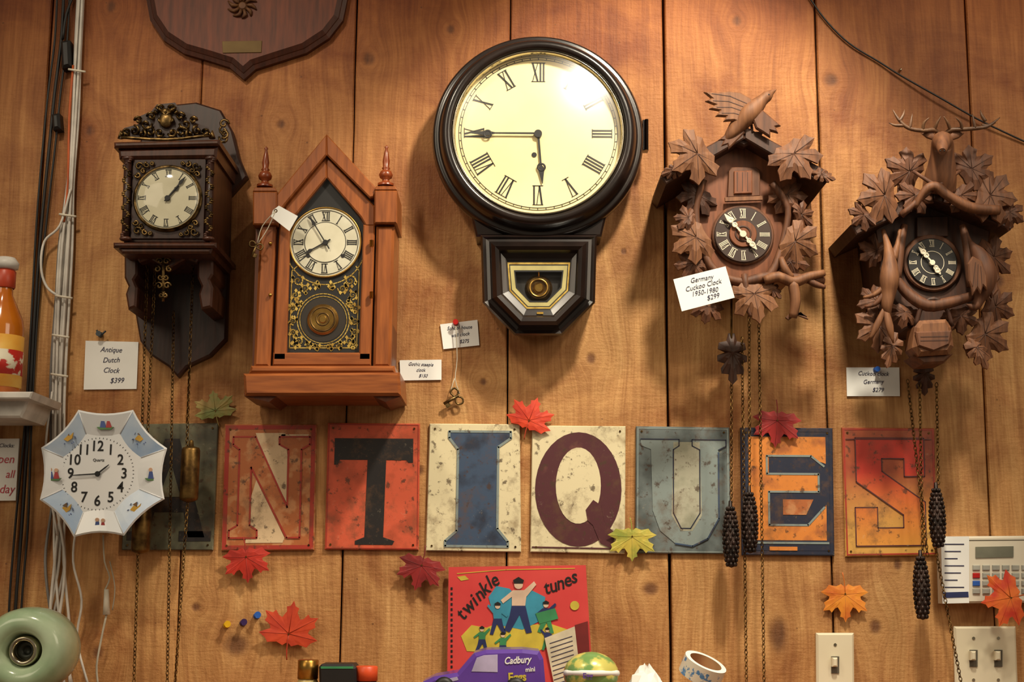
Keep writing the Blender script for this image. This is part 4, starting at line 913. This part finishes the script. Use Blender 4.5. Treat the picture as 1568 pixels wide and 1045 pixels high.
# ================================================================ COUNTER ITEMS
b=B('toy_car_box'); pu_=mat('toy_purple',(96,62,158),0.3,0,(80,48,140),10,coat=0.5); lil=mat('toy_lilac',(190,180,216),0.3)
Z=SZ+0.0005
b.prism([(640,1100),(646,1046),(664,1037),(700,1031),(716,1012),(726,1001),(744,996),(800,995),(826,998),(832,1010),(836,1100)],0.12,0.2,pu_,0.005,Z+0.012)
b.flat([(722,1029),(730,1008),(741,1004),(762,1003),(762,1030)],0.2006,lil); b.flat([(668,1044),(700,1037),(702,1042),(672,1050)],0.2006,lil)
b.text('Cadbury',792,1012,9,0.2008,white,4,0.8,0.02,0.3); b.text('mini',812,1026,6,0.2008,white,5,0.9,0.02); b.text('Eggs',792,1038,11,0.2008,ye,3,0.9,0.03)
for u in (680,790):
    c=W(u,1060,0.2); c.z=Z+0.014
    b.lathe(c,[(0.0001,.115),(.014,.115),(.014,.205),(.009,.208),(.0001,.208)],cblk,'Y',24)
b.done()
def jar(name,u,rad,h,d,mb,mc,caph):
    b=B(name); c=W(u,1050,d); c.z=Z
    b.lathe(c,[(0.0001,0),(rad,0),(rad,h-caph-.008),(rad*.8,h-caph)],mb,'Z',28); b.lathe(c,[(rad*.85,h-caph),(rad*.9,h-caph),(rad*.9,h-.001),(rad*.8,h),(0.0001,h)],mc,'Z',28); b.done()
zt=lambda v,d: W(784,v,d).z-Z
jar('glass_vial',471,.016,zt(1013,.12),.12,mat('vial_pale',(200,180,120),0.2),brass,.026)
b=B('black_storage_tin'); b.prism([(488,1100),(488,1022),(492,1018),(540,1018),(545,1024),(545,1100)],0.1,0.15,cblk,0.003,Z); b.ribbon([(492,1023),(540,1023)],3,0.1506,gr); b.done()
jar('orange_capped_jar',561,.017,zt(1022,.13),.13,cblk,mat('cap_orange',(226,84,40),0.4),.02)
b=B('candy_egg'); c=W(905,1050,0.15); c.z=Z+.030
b.ell(c,(.038,.034,.030),mat('egg_foil',(214,206,110),0.25,0.1,(120,160,90),50,lo=0.45,hi=0.55)); b.tube([(c.x-.036,c.y-.012,c.z+.002),(c.x,c.y-.036,c.z+.003),(c.x+.036,c.y-.012,c.z+.002)],[.004]*3,white,8,5); b.text('Egg',900,1036,7,.19,pu_,0,1,.02); b.done()
b=B('crumpled_tissue'); random.seed(11)
c=W(990,1050,0.14); c.z=Z
rings=[]
for j,(r,h) in enumerate(((.026,0),(.028,.012),(.02,.026),(.012,.036),(.004,.040))):
    rings.append([Vector((c.x+r*math.cos(a)*random.uniform(.7,1.3),c.y+r*math.sin(a)*random.uniform(.7,1.2),c.z+h*random.uniform(.85,1.15) if j else c.z)) for a in [2*math.pi*i/12 for i in range(12)]])
b.loft(rings,white); b.done()
b=B('tape_roll'); tb=mat('tape_pattern',(220,214,196),0.4,0,(80,130,180),90,lo=0.42,hi=0.46); core=mat('tape_core',(190,150,100),0.6)
c=W(1076,1015,0.15); rt_=Matrix.Rotation(math.radians(22),3,'Y')@Matrix.Rotation(math.radians(18),3,'X')
r_o=.030; c.z=Z+.038
def rr_(lst): return [[c+rt_@Vector((r*math.cos(2*math.pi*i/40),r*math.sin(2*math.pi*i/40),h)) for i in range(40)] for r,h in lst]
b.loft(rr_(((r_o,-.013),(r_o,.011))),tb,False,False,True); b.loft(rr_(((r_o,.011),(.023,.011))),white,False,False); b.loft(rr_(((.023,.011),(.023,-.013))),core,False,False,True); b.loft(rr_(((.023,-.013),(r_o,-.013))),white,False,False)
b.lathe(Vector((c.x,c.y,Z)),[(0.0001,0),(.022,0),(.024,.004),(.022,.016),(0.0001,.017)],mat('pink_base',(220,90,120),0.4),'Z',24)
b.done()
# ================================================================ LIGHTS
def spot(name,loc,tgt,power,size,blend,rad,col=(1,0.86,0.66)):
    l=bpy.data.lights.new(name,'SPOT'); l.energy=power; l.spot_size=math.radians(size); l.spot_blend=blend; l.shadow_soft_size=rad; l.color=col
    o=bpy.data.objects.new(name,l); o.location=loc; d=Vector(tgt)-Vector(loc); o.rotation_euler=d.to_track_quat('-Z','Y').to_euler(); sc.collection.objects.link(o); return o
spot('spot_lamp_key',(0.42,-0.80,2.95),W(960,520),92,52,0.35,0.06,(1,0.89,0.70))
spot('spot_lamp_left',(-0.70,-1.0,3.0),W(440,740),30,62,0.8,0.06)
spot('spot_lamp_right',(0.95,-1.0,3.0),W(1290,700),25,62,0.8,0.06)
for x,en in ((-1.9,14),(1.9,17)):  # added side fill lights, no real fixtures; lift the ambient and soften shadows
    l=bpy.data.lights.new('added_side_fill','AREA'); l.energy=en; l.size=1.2; l.color=(1,0.84,0.62); o=bpy.data.objects.new('added_side_fill',l); o.location=(x,-2.3,2.9); o.rotation_euler=(Vector((x*0.1,0,1.8))-Vector(o.location)).to_track_quat('-Z','Y').to_euler(); sc.collection.objects.link(o)
w=bpy.data.worlds.new('world'); sc.world=w; w.use_nodes=True; w.node_tree.nodes['Background'].inputs[0].default_value=(1,0.82,0.60,1); w.node_tree.nodes['Background'].inputs[1].default_value=0.18
